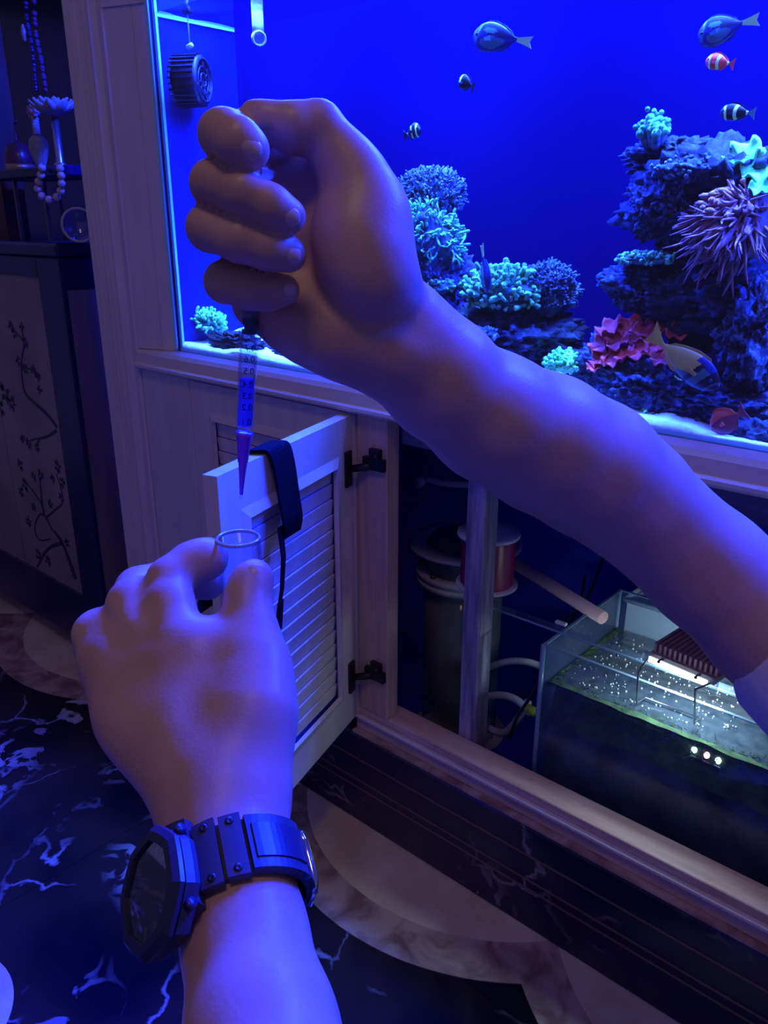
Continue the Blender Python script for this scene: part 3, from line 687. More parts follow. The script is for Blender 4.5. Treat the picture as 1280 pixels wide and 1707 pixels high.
# ------------------------------------------------------------------ fish
def fmat(name, c, rough=0.4): return plain('fish_'+name, c, rough)
FM = {k: fmat(k, c) for k, c in dict(white=(0.7, 0.95, 0.16), black=(0.002, 0.002, 0.003), navy=(0.002, 0.002, 0.016), blue=(0.003, 0.006, 0.075), pale=(0.05, 0.13, 0.085),
      orange=(0.95, 0.05, 0.010), yellow=(0.60, 0.30, 0.03), pink=(0.85, 0.10, 0.035), violet=(0.30, 0.05, 0.05), tail=(0.42, 0.46, 0.05), eye=(0.002, 0.002, 0.003), ring=(0.1, 0.2, 0.08)).items()}
def fish(name, label, cat, head, tailb, tailtip, y, hpx, keys, colour, thick=0.34, dorsal=0.22, blunt=0.72, dy=0.0, tailspan=1.0, fins=('blue', 'blue', 'tail'), flip=1, group='fish in the aquarium', peak=0.45):
    H = ply(*head, y); T = ply(*tailb, y+dy); E_ = ply(*tailtip, y+dy*1.2); hh = px(hpx, (H+T)/2)/2
    ax = T-H; L = np.linalg.norm(ax); ax /= L
    up = np.array([0, 0, 1.0]); up = up-ax*(up@ax)
    if np.linalg.norm(up) < 0.35: up = RT*flip-ax*(RT@ax*flip)
    up /= np.linalg.norm(up); sd = np.cross(ax, up)
    t_ = thing(name, label, cat, group, tuple((H+T)/2))
    mats = [FM[k] for k in keys]; n, m = 72, 48; vs = []; fs = []; mi = []
    def hgt(t):
        a = t**blunt; q = math.sin(math.pi*min(1, a))**0.85 if t < 1 else 0
        return hh*max(q, 0.04 if t < 0.02 else (0.16 if t > 0.8 else 0))*(1 if t > 0.02 else 0.5)
    for i in range(n+1):
        t = i/n; h = hgt(t); w = h*thick*(1.25-0.5*t)
        for k in range(m):
            a = 2*math.pi*k/m; vs.append(H+ax*L*t+up*h*math.sin(a)*(1.0 if math.sin(a) > 0 else 0.95)+sd*w*math.cos(a))
    for i in range(n):
        for k in range(m):
            fs.append((i*m+k, i*m+(k+1) % m, (i+1)*m+(k+1) % m, (i+1)*m+k)); mi.append(colour((i+0.5)/n, math.sin(2*math.pi*(k+0.5)/m)))
    fs += [tuple(range(m)), tuple(n*m+k for k in range(m))]; mi += [colour(0, 0), colour(1, 0)]
    b = MB(); b.add(vs, fs, 0, True); b.mi = mi; offpart(b, 'body', mats, t_)
    def fin(nm, poly, mat): offpart(MB().prism([np.asarray(p)-sd*0.0006 for p in poly], sd*0.0012), nm, mat, t_)
    B = lambda t, s, ex=0: H+ax*L*t+up*(hgt(t)*s+ex*hh)
    fin('dorsal_fin', [B(0.25, 0.9), B(0.33, 1, dorsal*0.8), B(0.5, 1, dorsal), B(0.7, 1, dorsal), B(0.85, 1, dorsal*0.9), B(0.92, 0.8)], FM[fins[0]])
    fin('anal_fin', [B(0.55, -0.9), B(0.68, -1, -dorsal), B(0.82, -1, -dorsal*0.9), B(0.92, -0.8)], FM[fins[1]])
    tv = E_-T; ts = hh*0.75*tailspan; fin('tail_fin', [T-ax*L*0.02+up*hh*0.12, T+tv*0.6+up*ts*0.7, E_+up*ts, T+tv*0.82, E_-up*ts, T+tv*0.6-up*ts*0.7, T-ax*L*0.02-up*hh*0.12], FM[fins[2]])
    for s in (-1, 1):
        w = hgt(0.36)*thick*1.05
        p0 = H+ax*L*0.34-up*hh*0.12+sd*s*w
        offpart(MB().prism([p0+up*hh*0.10, p0+ax*L*0.14+up*hh*0.22+sd*s*hh*0.14, p0+ax*L*0.17-up*hh*0.10+sd*s*hh*0.16, p0-up*hh*0.10], sd*s*0.0008), 'pectoral_fin', FM[fins[0]], t_)
        e = H+ax*L*0.14+up*hh*0.16+sd*s*hgt(0.14)*thick*1.12
        ey = MB(); ey.ball(e, hh*0.11, 10); offpart(ey, 'eye', FM['eye'], t_)
    return t_
def c_naso(t, s):     # keys: blue, navy, pale
    if abs(t-0.15-0.07*s) < 0.035 and s > -0.6: return 2
    if ((t-0.44)/0.15)**2+((s-0.45)/0.17)**2 < 1: return 2
    if ((t-0.50)/0.27)**2+((s+0.35)/0.42)**2 < 1: return 2
    if s > 0.93 and 0.2 < t < 0.75: return 2
    return 1 if s > 0.12+0.1*math.sin(t*6) else 0
fish('tang', 'dark blue fish with pale belly patch and whitish tail at the top centre', 'fish', (788, 61), (862, 66), (887, 71), 0.11, 47, ('blue', 'navy', 'pale'), c_naso, fins=('pale', 'blue', 'tail'), tailspan=0.5, dorsal=0.12)
fish('tang', 'dark blue fish with pale streaks and whitish tail at the top right', 'fish', (1162, 64), (1238, 38), (1266, 32), 0.11, 48, ('blue', 'navy', 'pale'), c_naso, fins=('pale', 'blue', 'tail'), tailspan=0.55, dorsal=0.12)
def c_clown(t, s):    # keys: body, white
    return 1 if (0.16 < t+0.05*s < 0.25 or 0.47 < t-0.06*s*s < 0.58 or 0.87 < t < 0.95) else 0
fish('clownfish', 'orange clownfish with white bars below the top right fish', 'fish', (1176, 101), (1217, 106), (1224, 107), 0.10, 26, ('orange', 'white'), c_clown, thick=0.45, fins=('orange', 'orange', 'orange'), dorsal=0.18)
fish('clownfish', 'black clownfish with three white bars above the cyan coral', 'fish', (1200, 187), (1250, 188), (1259, 189), 0.10, 27, ('black', 'white'), c_clown, thick=0.45, fins=('black', 'black', 'ring'), dorsal=0.18)
fish('clownfish', 'small black clownfish with white bars right of the raised thumb', 'fish', (701, 214), (678, 225), (673, 227), 0.12, 25, ('black', 'white'), c_clown, thick=0.45, fins=('black', 'black', 'black'), dorsal=0.18)
fish('clownfish', 'tiny black clownfish with one white bar in open water', 'fish', (765, 133), (786, 143), (790, 146), 0.14, 24, ('black', 'white'), lambda t, s: 1 if 0.14 < t < 0.28 and s > -0.3 else 0, thick=0.45, fins=('black', 'black', 'black'), dorsal=0.18)
fish('clownfish', 'black clownfish with white bars tucked under the yellow fish', 'fish', (1127, 634), (1145, 612), (1149, 606), 0.066, 20, ('black', 'white'), c_clown, thick=0.45, fins=('black', 'black', 'black'), dorsal=0.18)
def c_blue(t, s):     # keys: blue, black, pale, tail
    if t < 0.18: return 0
    if s < -0.35: return 2
    if 0.25 < t < 0.75 and -0.25 < s < 0.25: return 2
    return 1 if s < 0.55 else 0
fish('surgeonfish', 'blue surgeonfish with black and pale sides diving head down over the teal coral', 'fish', (813, 487), (805, 428), (803, 407), 0.048, 33, ('blue', 'black', 'pale', 'tail'), c_blue, fins=('blue', 'pale', 'tail'), tailspan=0.45, dorsal=0.2, dy=0.01)
def c_fox(t, s):      # keys: yellow, black, pale, blue
    d = t+0.07*s
    if d < 0.07: return 1
    if d < 0.10: return 2
    if d < 0.23: return 1
    if d < 0.35: return 2 if s < 0.55 else 3
    if d < 0.42: return 1 if s < 0.6 else 3
    if s < -0.10-(d-0.42)*4.5: return 2
    if d < 0.50 and s > 0.6: return 3
    return 0
fish('rabbitfish', 'yellow rabbitfish with black and white banded face beside the red coral', 'fish', (1198, 648), (1102, 573), (1084, 552), 0.060, 54, ('yellow', 'black', 'pale', 'blue'), c_fox, fins=('yellow', 'yellow', 'yellow'), tailspan=0.95, dorsal=0.16, thick=0.26)
fish('angelfish', 'round pink and violet fish resting by the lower right rock', 'fish', (1184, 716), (1232, 690), (1243, 684), 0.041, 44, ('pink', 'violet'), lambda t, s: 0 if (s > 0.35 or t < 0.12) else 1, thick=0.14, fins=('pink', 'violet', 'violet'), dorsal=0.2, blunt=0.85)

# ------------------------------------------------------------------ sump and gear in the cabinet
SX0, SX1, SY0, SY1, SZ0, SZ1, SW = -0.563, 0.22, 0.080, 0.345, 0.0705, 0.472, 0.398
sump = thing('sump_tank', 'glass sump tank with dark water under the aquarium', 'tank', loc=(-0.2, 0.2, SZ0))
def sp_(mb, name, mat): return offpart(mb, name, mat, sump)
g2 = 0.005
sp_(MB().box((SX0, SY0, SZ0), (SX1, SY0+g2, SZ1)), 'front_pane', M['sumpglass'])
sp_(MB().box((SX0, SY0+g2, SZ0), (SX0+g2, SY1, SZ1)), 'end_pane', M['sumpglass'])
sp_(MB().box((SX1-g2, SY0+g2, SZ0), (SX1, SY1, SZ1)), 'end_pane', M['sumpglass'])
sp_(MB().box((SX0, SY1, SZ0), (SX1, SY1+g2, SZ1)), 'back_pane', M['sumpglass'])
M['edgepale'] = plain('polished_glass_edge', (0.16, 0.28, 0.40), 0.15)
sp_(MB().tube([(SX0+0.001, SY0+0.001, SZ0), (SX0+0.001, SY0+0.001, SZ1)], 0.0042, 8), 'corner_edge', M['edgepale'])
sp_(MB().box((SX0+g2, SY0-0.0005, SZ1), (SX1, SY0+g2, SZ1+0.0012)).box((SX0, SY0, SZ1), (SX0+g2, SY1, SZ1+0.0012)).box((SX0, SY1, SZ1), (SX1, SY1+g2, SZ1+0.0015)), 'top_edges', M['edgepale'])
sp_(MB().tube([(SX0+0.003, SY1, SZ0), (SX0+0.003, SY1, SZ1)], 0.003, 8), 'corner_edge', M['edgepale'])
sp_(sheet(SX0+g2+0.001, SX1-g2-0.001, SY0+g2+0.001, SY1-0.001, 200, 70, lambda x, y: SW+0.0022*noise.noise((x*30, y*30, 0))+0.0012*noise.noise((x*85, y*85, 4))), 'water_surface', M['sumpwater'])
M['sumpbed'] = noisy('dark_sump_bed', (0.008, 0.012, 0.03), (0.07, 0.10, 0.13), 18, 7, 0.8)
sp_(MB().box((SX0+0.012, SY0+0.015, SZ0+0.001), (SX1-0.01, SY1-0.005, SW-0.060)), 'filter_bed', M['sumpbed'])
# algae growing along the waterline of the front pane
al = MB(); rg = np.random.default_rng(9)
nx = 220; vs = []; fs = []
for i in range(nx):
    x = SX0+0.015+(SX1-SX0-0.03)*i/(nx-1); th = 0.012+0.020*(0.5+0.5*noise.noise((x*16, 0, 1)))
    for (yy, zz) in ((SY0+g2+0.0005, SW-0.060-0.02*noise.noise((x*9, 3, 3))), (SY0+g2+th*0.7, SW-0.026), (SY0+g2+th, SW+0.002), (SY0+g2+th*0.6, SW+0.007+0.004*noise.noise((x*30, 7, 1))), (SY0+g2+0.0005, SW+0.009+0.004*noise.noise((x*25, 9, 1)))):
        vs.append((x, yy, zz))
for i in range(nx-1):
    for k in range(4): fs.append((i*5+k, i*5+k+1, (i+1)*5+k+1, (i+1)*5+k))
al.add(vs, fs, 0, True)
for k in range(2600):
    x = rg.uniform(SX0+0.02, SX1-0.02); y = SY0+g2+rg.uniform(0.001, 0.034); z = SW+rg.uniform(-0.030, 0.006); d = rg.normal(size=3)*0.006; d[1] = abs(d[1])*0.7; d[2] = d[2]*0.6
    al.tube([(x, y, z), (x+d[0], y+d[1], z+d[2])], [0.0009, 0.0004], 3, cap=False)
o = sp_(al, 'algae_fringe', M['algae']); o['kind'] = 'stuff'; o['label'] = 'green algae along the waterline'
al = MB()
for k in range(260):
    y = rg.uniform(SY0+0.01, SY1-0.01); d = rg.normal(size=3)*0.005
    al.tube([(SX0+g2+0.002, y, SW+0.001), (SX0+g2+0.004+abs(d[0]), y+d[1], SW+abs(d[2])*0.6)], [0.0016, 0.0005], 4, cap=False)
o = sp_(al, 'algae_fringe', M['algae']); o['kind'] = 'stuff'
bb = MB()
for k in range(420):
    u_, v_ = rg.uniform(950, 1230), rg.uniform(1060, 1215); q = plz(u_, v_, SW+0.001)
    if SX0+0.02 < q[0] < SX1-0.02 and SY0+0.045 < q[1] < SY1-0.02: bb.ball(q, rg.uniform(0.0006, 0.0018), 6)
o = sp_(bb, 'bubbles', M['whiteplastic']); o['kind'] = 'stuff'
# glass brace lying on the sump
br = thing('glass_brace', 'long thin glass strip lying across the sump rims', 'glass', loc=(-0.2, 0.137, 0.4738))
offpart(MB().box((-0.700, 0.128, 0.4738), (0.24, 0.146, 0.4768)), 'strip', M['sumpglass'], br)
offpart(MB().box((-0.700, 0.1265, 0.4738), (0.24, 0.128, 0.4770)), 'polished_edge', M['edgepale'], br)

# clip lamp over the sump
def sump_lamp():
    zt = 0.5215
    A = plz(1082, 1086, zt); B = plz(1192, 1132, zt); Cb = plz(1132, 1026, zt)
    ex = B-A; W = np.linalg.norm(ex); ex /= W; ey = np.cross([0, 0, 1.], ex); D = abs((Cb-A) @ ey); D = max(0.09, min(D, 0.14)); ez = np.array([0, 0, 1.])
    if (Cb-A) @ ey < 0: ey = -ey
    t = thing('sump_lamp', 'small finned lamp on a wire stand lighting the sump water', 'lamp', loc=tuple(A+ex*W/2+ey*D/2))
    O = lambda x, y, z: A+ex*x+ey*y+ez*z
    offpart(MB().obox(O(W/2, D/2, -0.006), ex, ey, ez, W/2, D/2, 0.004), 'housing', M['heatsink'], t)
    nf = 13
    for k in range(nf):
        offpart(MB().obox(O(W*(k+0.5)/nf, D/2+0.003, 0.005), ex, ey, ez, W/nf*0.24, D/2-0.006, 0.007), 'fin', M['heatsink'], t)
    offpart(MB().obox(O(W/2, -0.004, -0.006), ex, ey, ez, W/2+0.006, 0.004, 0.006), 'acrylic_lip', M['acrylic'], t)
    offpart(MB().obox(O(W/2, -0.0095, -0.006), ex, ey, ez, W/2-0.006, 0.0012, 0.0042), 'light_strip', emit('lamp_strip', (0.92, 1.0, 0.95), 2.6), t)
    for x in (0.22, 0.78): offpart(MB().tube([O(W*x, -0.012, -0.003), O(W*x, 0.0, -0.003)], 0.0022, 8), 'screw', M['blackplastic'], t)
    for k, nm in ((0.25, 'lamp_white'), (0.5, 'lamp_pink'), (0.75, 'lamp_white')):
        offpart(MB().lathe([(0, -0.0125), (0.004, -0.0125), (0.006, -0.0102), (0, -0.0102)], O(W*k, D*0.35, 0), 14), 'diode', M[nm], t)
    wr = 0.0017; zl = SW+0.006-zt
    p = lambda u, v, z: plz(u, v, zt+z)
    leftw = [O(0.004, -0.006, -0.006), p(1064, 1119, -0.010), p(1061, 1172, zl+0.012), p(1076, 1163, zl)]
    right = [O(W-0.004, -0.006, -0.006), p(1159, 1149, -0.010), p(1157, 1206, zl+0.012), p(1167, 1196, zl)]
    offpart(MB().tube(leftw+[right[3]]+right[:3][::-1], wr, 8), 'wire_stand', M['wire'], t)
    L = area_light('sump_lamp_light', tuple(O(W/2, D*0.4, -0.0155)), tuple(O(W/2, D*0.4, -1)), W*0.8, D*0.5, (0.72, 0.92, 1.0), 1.3)
    L.parent = t; L.matrix_parent_inverse = Matrix.Translation(-t.location)
sump_lamp()

c = ply(1178, 1262, 0.100); t = thing('lamp_glints', 'three tiny glowing beads standing in for lamp reflections at the sump waterline', 'glint', loc=tuple(c))  # reflections of the lamp on the water, built as added glowing beads
offpart(MB().obox(c-np.array([0, 0, 0.008]), (1, 0, 0), (0, 1, 0), (0, 0, 1), 0.022, 0.006, 0.003), 'bar', M['blackplastic'], t)  # carrier bar, added with the beads
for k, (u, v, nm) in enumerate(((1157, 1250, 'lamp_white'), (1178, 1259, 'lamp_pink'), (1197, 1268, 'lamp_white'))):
    q = ply(u, v, 0.100); offpart(MB().ball(q, (0.0042, 0.0042, 0.0050), 12), 'glint_bead', M[nm], t)
def skimmer():
    c = ply(775, 905, 0.28); r = px(92, c); c[2] = c[2]
    t = thing('protein_skimmer', 'milky cylinder skimmer with white flange rings behind the post', 'skimmer', loc=(c[0], c[1], 0.0705))
    z = c[2]; o = lambda prof, nm, mat: offpart(MB().lathe(prof, (c[0], c[1], 0), 48, 0, (0, 0, 1), True), nm, mat, t)
    o([(r*0.70, z-0.004), (r, z-0.004), (r+0.003, z), (r, z+0.005), (r*0.70, z+0.005)], 'top_flange', M['greyplastic'])
    o([(r*0.5, z-0.055), (r*0.72, z-0.055), (r*0.72, z-0.004), (r*0.5, z-0.004)], 'neck', M['milky'])
    o([(r*0.6, z-0.062), (r*0.88, z-0.062), (r*0.88, z-0.050), (r*0.6, z-0.050)], 'middle_flange', M['greyplastic'])
    o([(r*0.6, z-0.078), (r*0.86, z-0.078), (r*0.88, z-0.066), (r*0.6, z-0.066)], 'lower_flange', M['greyplastic'])
    o([(r*0.66, 0.075), (r*0.72, 0.075), (r*0.72, z-0.0785), (r*0.66, z-0.0785)], 'body', M['milky'])
    o([(0.004, z+0.0055), (r*0.66, z+0.0055), (r*0.60, z+0.016), (0.004, z+0.019)], 'cup_lid', M['milky'])
    o([(0.004, 0.0706), (r*0.9, 0.0706), (r*0.9, 0.0748), (0.004, 0.0748)], 'base_plate', M['greyplastic'])
    for a in range(6):
        an = a*math.pi/3+0.4; q = np.array([c[0]+r*0.8*math.cos(an), c[1]+r*0.8*math.sin(an), 0])
        offpart(MB().lathe([(0, z-0.050), (0.006, z-0.050), (0.006, z-0.044), (0, z-0.044)], q, 8), 'bolt', M['blackplastic'], t)
    return c, r
SKC, SKR = skimmer()
# drain pipe above the skimmer
a = ply(690, 802, 0.20); b_ = ply(712, 798, 0.20); c_ = ply(745, 806, 0.20); d_ = ply(830, 812, 0.20)
t = thing('drain_pipe', 'white drain pipe with flared mouth high inside the cabinet', 'pipe', loc=tuple(b_))
offpart(MB().tube(spline([b_, c_, d_, d_+np.array([0.12, 0, 0])], 6), 0.0065, 12), 'pipe', M['greyplastic'], t)
offpart(MB().lathe([(0.0065, 0.0), (0.008, 0.010), (0.014, 0.022), (0.0125, 0.022), (0.006, 0.010)], b_, 18, 0, a-b_+np.array([0, 0, -0.006])), 'mouth', M['greyplastic'], t)
# red spool behind the post
def spool():
    top = ply(815, 886, 0.150); bot = ply(812, 972, 0.150); bot[0] = top[0]; bot[1] = top[1]; r = px(52, top); h = top[2]-bot[2]
    t = thing('spool', 'red wound spool with white end flanges behind the wooden post', 'spool', loc=tuple(bot))
    b0 = tuple(bot)
    offpart(MB().lathe([(0.006, h), (r*0.35, h+0.002), (r, h+0.001), (r+0.001, h-0.003), (r, h-0.006), (0.006, h-0.006)], b0, 40, 0, (0, 0, 1), True), 'flange', M['whiteplastic'], t)
    offpart(MB().lathe([(0.006, -0.003), (r, -0.003), (r+0.001, 0), (r, 0.003), (0.006, 0.003)], b0, 40, 0, (0, 0, 1), True), 'flange', M['whiteplastic'], t)
    prof = [(0.005, 0.0035)]+[(r*0.86+0.0007*(k % 2), 0.0035+(h-0.010)*k/40) for k in range(41)]+[(0.005, h-0.0065)]
    offpart(MB().lathe(prof, b0, 40, 0, (0, 0, 1), True), 'winding', M['redfilm'], t)
    offpart(MB().tube([bot+np.array([0, 0, -0.003]), (bot[0], bot[1], 0.0708)], 0.008, 12), 'spindle', M['greyplastic'], t)
spool()
# pink pvc pipe leaning over the sump
a = ply(868, 945, 0.30); b_ = ply(1005, 1030, 0.215)
ax = b_-a; L = np.linalg.norm(ax)
single(MB().lathe([(0.0115, -0.10), (0.0115, L), (0.0085, L), (0.0085, -0.10)], a, 22, 0, ax, True), 'pvc_pipe', M['pinkpipe'], 'pink plastic pipe leaning across the top of the sump', 'pipe')
# hoses left of the sump corner
def hose(pts, r, mat, label, name='hose', cat='hose', grp='hoses beside the sump'):
    return single(MB().tube(spline([ply(u, v, y) for u, v, y in pts], 7), r, 10), name, M[mat], label, cat, grp)
hose([(800, 1118, 0.20), (840, 1104, 0.19), (875, 1103, 0.185), (905, 1112, 0.19)], 0.0065, 'hose', 'upper pale hose arching behind the sump corner')
hose([(790, 1165, 0.15), (830, 1159, 0.14), (860, 1166, 0.135), (885, 1190, 0.13)], 0.0068, 'hose', 'lower pale hose curving beside the wooden post')
hose([(815, 1215, 0.17), (840, 1222, 0.16), (862, 1200, 0.15), (880, 1170, 0.14)], 0.007, 'greyplastic', 'dim grey hose under the two pale hoses')
hose([(1005, 930, 0.46), (985, 985, 0.40), (962, 1018, 0.36), (935, 1040, 0.30)], 0.0028, 'blackplastic', 'longer black cable hanging behind the pink pipe from the dark cabinet back', 'cable', 'cable', 'black cables')
hose([(975, 960, 0.44), (968, 1000, 0.40), (955, 1035, 0.35), (940, 1055, 0.30)], 0.0024, 'blackplastic', 'shorter black cable hanging left of the longer cable behind the pink pipe', 'cable', 'cable', 'black cables')
hose([(905, 1120, 0.10), (885, 1160, 0.09), (862, 1195, 0.085), (850, 1230, 0.085)], 0.0028, 'blackplastic', 'black cable drooping left of the sump corner', 'cable', 'cable', 'black cables')
p = ply(883, 1184, 0.11); single(MB().tube([p+np.array([-0.010, 0, 0.003]), p+np.array([0.010, 0.004, -0.003])], 0.008, 12).tube([p+np.array([0.010, 0.004, -0.003]), p+np.array([0.017, 0.006, -0.005])], 0.005, 12), 'hose_connector', M['yellowgreen'], 'yellow green hose connector left of the sump corner', 'connector')
# white tub behind the sump
tb = thing('plastic_tub', 'white plastic tub standing behind the sump', 'tub', loc=(-0.44, 0.45, 0.0705))
q0 = ply(1045, 1000, 0.37); q1 = ply(1150, 1060, 0.37)
w_ = MB(); x0, x1 = q0[0], q1[0]+0.16; zt = q0[2]
w_.box((x0, 0.372, 0.071), (x1, 0.378, zt)).box((x0, 0.5, 0.071), (x1, 0.506, zt)).box((x0, 0.378, 0.071), (x0+0.006, 0.5, zt)).box((x1-0.006, 0.378, 0.071), (x1, 0.5, zt)).box((x0, 0.372, 0.0706), (x1, 0.506, 0.075))
offpart(w_, 'body', M['whiteplastic'], tb)
offpart(MB().tube([(x0-0.004, 0.370, zt), (x1+0.004, 0.370, zt)], 0.005, 8).tube([(x0-0.003, 0.369, zt), (x0-0.003, 0.508, zt)], 0.005, 8), 'rim', M['whiteplastic'], tb)
p = plz(935, 1041, 0.4785); single(MB().box(tuple(p+np.array([-0.010, -0.004, 0])), tuple(p+np.array([0.010, 0.004, 0.005])), bev=0.001), 'clip', M['whiteplastic'], 'small white clip on the glass strip above the sump corner', 'clip')

# ------------------------------------------------------------------ dark display cabinet at the left
CF, CXR, CZT = -0.050, -1.702, 1.058
dc = thing('display_cabinet', 'dark rosewood cabinet with cream floral inlay panel left of the fluted pilaster', 'cabinet', loc=(-2.3, 0.15, 0))
def dp(mb, name, mat, parent=None):
    if parent is not None:
        o = mb.build(name, mat); o.parent = parent; return o
    return offpart(mb, name, mat, dc)
dp(MB().box((-2.95, CF+0.012, 0.062), (CXR-0.004, 0.40, CZT-0.03)), 'carcass', M['rosewood'])
dp(MB().box((-2.96, CF-0.004, CZT-0.03), (CXR+0.002, 0.41, CZT), bev=0.006), 'top_board', M['rosewood'])
fr = MB()
fr.box((-1.803, CF-0.002, 0.062), (CXR, CF+0.012, CZT-0.03), bev=0.002)
fr.box((-2.95, CF-0.002, 0.985), (-1.803, CF+0.012, CZT-0.03), bev=0.002).box((-2.95, CF-0.002, 0.062), (-1.803, CF+0.012, 0.207), bev=0.002)
dp(fr, 'front_frame', M['rosewood'])
panel = dp(MB().box((-2.115, CF+0.003, 0.207), (-1.803, CF+0.0125, 0.985)), 'inlay_panel', M['inlay'])
panel2 = dp(MB().box((-2.60, CF+0.003, 0.207), (-2.118, CF+0.0125, 0.985)), 'inlay_panel', M['inlay'])
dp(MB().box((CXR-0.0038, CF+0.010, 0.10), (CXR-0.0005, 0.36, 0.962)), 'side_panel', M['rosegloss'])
dp(MB().box((CXR-0.0038, CF-0.001, 0.962), (CXR+0.0005, 0.40, CZT-0.03)), 'side_rail', M['rosewood'])
for (x, y) in ((-1.735, -0.03), (-2.92, -0.03), (-1.735, 0.36), (-2.92, 0.36)):
    dp(MB().lathe([(0.0, 0.0), (0.022, 0.0), (0.030, 0.03), (0.024, 0.062), (0, 0.062)], (x, y, 0.0005), 14), 'foot', M['rosewood'])
yb = CF+0.0028
def inl(u, v): p = ply(u, v, yb); return p
def branch(pts, r0, r1):
    P = spline([inl(u, v) for u, v in pts], 4); n = len(P); vs = []; fs = []
    for i, p in enumerate(P):
        t = P[min(i+1, n-1)]-P[max(i-1, 0)]; t /= np.linalg.norm(t)+1e-9; nn = np.cross(t, [0, 1, 0]); r = r0+(r1-r0)*i/(n-1)
        for s in (-1, 1):
            for d in (0, -0.0010): vs.append(p+nn*r*s+np.array([0, d, 0]))
    for i in range(n-1):
        a, b_ = 4*i, 4*i+4
        for (p, q) in ((0, 1), (1, 3), (3, 2), (2, 0)): fs.append((a+p, a+q, b_+q, b_+p))
    fs += [(0, 1, 3, 2), (4*n-4, 4*n-2, 4*n-1, 4*n-3)]
    o = MB().add(vs, fs).build('inlaid_branch', M['inlay_dark']); o.parent = panel
def blossom(u, v, r_px, seed):
    rg_ = np.random.default_rng(seed); mb = MB(); c = inl(u, v); r = px(r_px, c)*1.5
    for k in range(6):
        a = 2*math.pi*k/6+rg_.uniform(0, 1); d = np.array([math.cos(a), 0, math.sin(a)]); q = np.array([-math.sin(a), 0, math.cos(a)])
        cc = c+d*r*0.7; poly = [cc-d*r*0.5, cc+q*r*0.32-d*r*0.1, cc+d*r*0.55, cc-q*r*0.32-d*r*0.1]; mb.prism(poly, (0, -0.0008, 0))
    o = mb.build('inlaid_blossom', M['inlay_dark']); o.parent = panel
branch([(126, 965), (116, 935), (104, 905), (90, 885)], 0.010, 0.004); branch([(104, 905), (80, 915), (62, 945)], 0.005, 0.003)
branch([(88, 885), (76, 862), (66, 858), (58, 880), (66, 900), (84, 898)], 0.003, 0.002)
branch([(74, 858), (70, 838), (68, 815), (66, 795)], 0.005, 0.0015); branch([(78, 862), (92, 850), (104, 838), (102, 815), (94, 790)], 0.003, 0.0012)
branch([(70, 840), (56, 820), (46, 808)], 0.003, 0.001); branch([(95, 712), (78, 690), (58, 672), (42, 655), (37, 630), (36, 600), (40, 572), (28, 556), (18, 542)], 0.0045, 0.0015)
branch([(94, 718), (78, 728), (58, 732), (46, 736)], 0.004, 0.001); branch([(38, 612), (52, 616), (64, 622)], 0.002, 0.001); branch([(66, 732), (60, 745)], 0.002, 0.001); branch([(40, 568), (36, 548)], 0.002, 0.001)
for i, (u, v, r) in enumerate([(18, 545, 6), (24, 556, 5), (36, 545, 5), (42, 572, 6), (30, 602, 5), (42, 615, 6), (56, 618, 6), (64, 628, 5), (8, 655, 11), (20, 672, 8), (2, 680, 8), (66, 650, 5), (48, 740, 6), (38, 732, 5), (62, 745, 5),
       (34, 775, 6), (42, 808, 7), (36, 820, 6), (56, 795, 5), (68, 792, 6), (96, 778, 7), (88, 798, 5), (104, 805, 6), (102, 830, 5), (48, 870, 6), (56, 845, 5), (64, 925, 7), (80, 935, 6), (112, 905, 5), (84, 840, 5)]): blossom(u, v, r, i)
# open upper shelf: back, far upright
dp(MB().box((-2.95, 0.385, CZT), (CXR, 0.40, 1.80)), 'upper_back', M['rosewood'])
dp(MB().box((-2.30, 0.10, CZT), (-2.24, 0.16, 1.80)), 'upright', noisy('red_brown_wood', (0.07, 0.025, 0.010), (0.12, 0.045, 0.018), 6, 4, 0.5, stretch=(6, 6, 0.6)))
dp(MB().box((-2.95, 0.0, 1.74), (CXR, 0.385, 1.765)), 'upper_shelf', M['rosewood'])
# small stand on the cabinet top
s1 = ply(75, 277, 0.03); SZ = s1[2]; sx0 = ply(-30, 277, 0.03)[0]; sx1 = ply(108, 277, 0.03)[0]
sd_ = thing('display_stand', 'small dark wooden stand on the rosewood cabinet top', 'stand', loc=((sx0+sx1)/2, 0.09, CZT))
offpart(MB().box((sx0, 0.03, SZ-0.022), (sx1, 0.17, SZ), bev=0.003), 'top', M['rosewood'], sd_)
M['legpale'] = plain('pale_leg_wood', (0.10, 0.07, 0.09), 0.35)  # legs in a paler brown than the stand top
lx0 = ply(25, 330, 0.04)[0]; lx1 = ply(73, 330, 0.04)[0]
for x in (lx0, lx1):
    for y in (0.04, 0.15): offpart(MB().box((x-0.004, y, CZT+0.0005), (x+0.004, y+0.008, SZ-0.0225)), 'leg', M['legpale'], sd_)
# beads bracelet hanging at the front of the stand
bd = [(70, 280), (68, 292), (64.5, 303), (63, 315), (70, 327), (82, 333), (94.5, 329), (101, 318.6), (102.6, 306), (102, 293), (100, 281)]
br = thing('bead_bracelet', 'string of pale round beads hanging in a loop at the dark shelf', 'bracelet', loc=tuple(ply(84, 305, 0.018)))
M['bead'] = noisy('pale_seed_bead', (0.50, 0.42, 0.36), (0.66, 0.58, 0.50), 300, 3, 0.5)
for u, v in bd: offpart(MB().ball(ply(u, v, 0.018), px(6.6, ply(u, v, 0.018)), 16), 'bead', M['bead'], br)
offpart(MB().tube(spline([ply(u, v, 0.018) for u, v in [(72, 272)]+bd+[(98, 272)]], 4), 0.0008, 6), 'cord', M['blackcloth'], br)
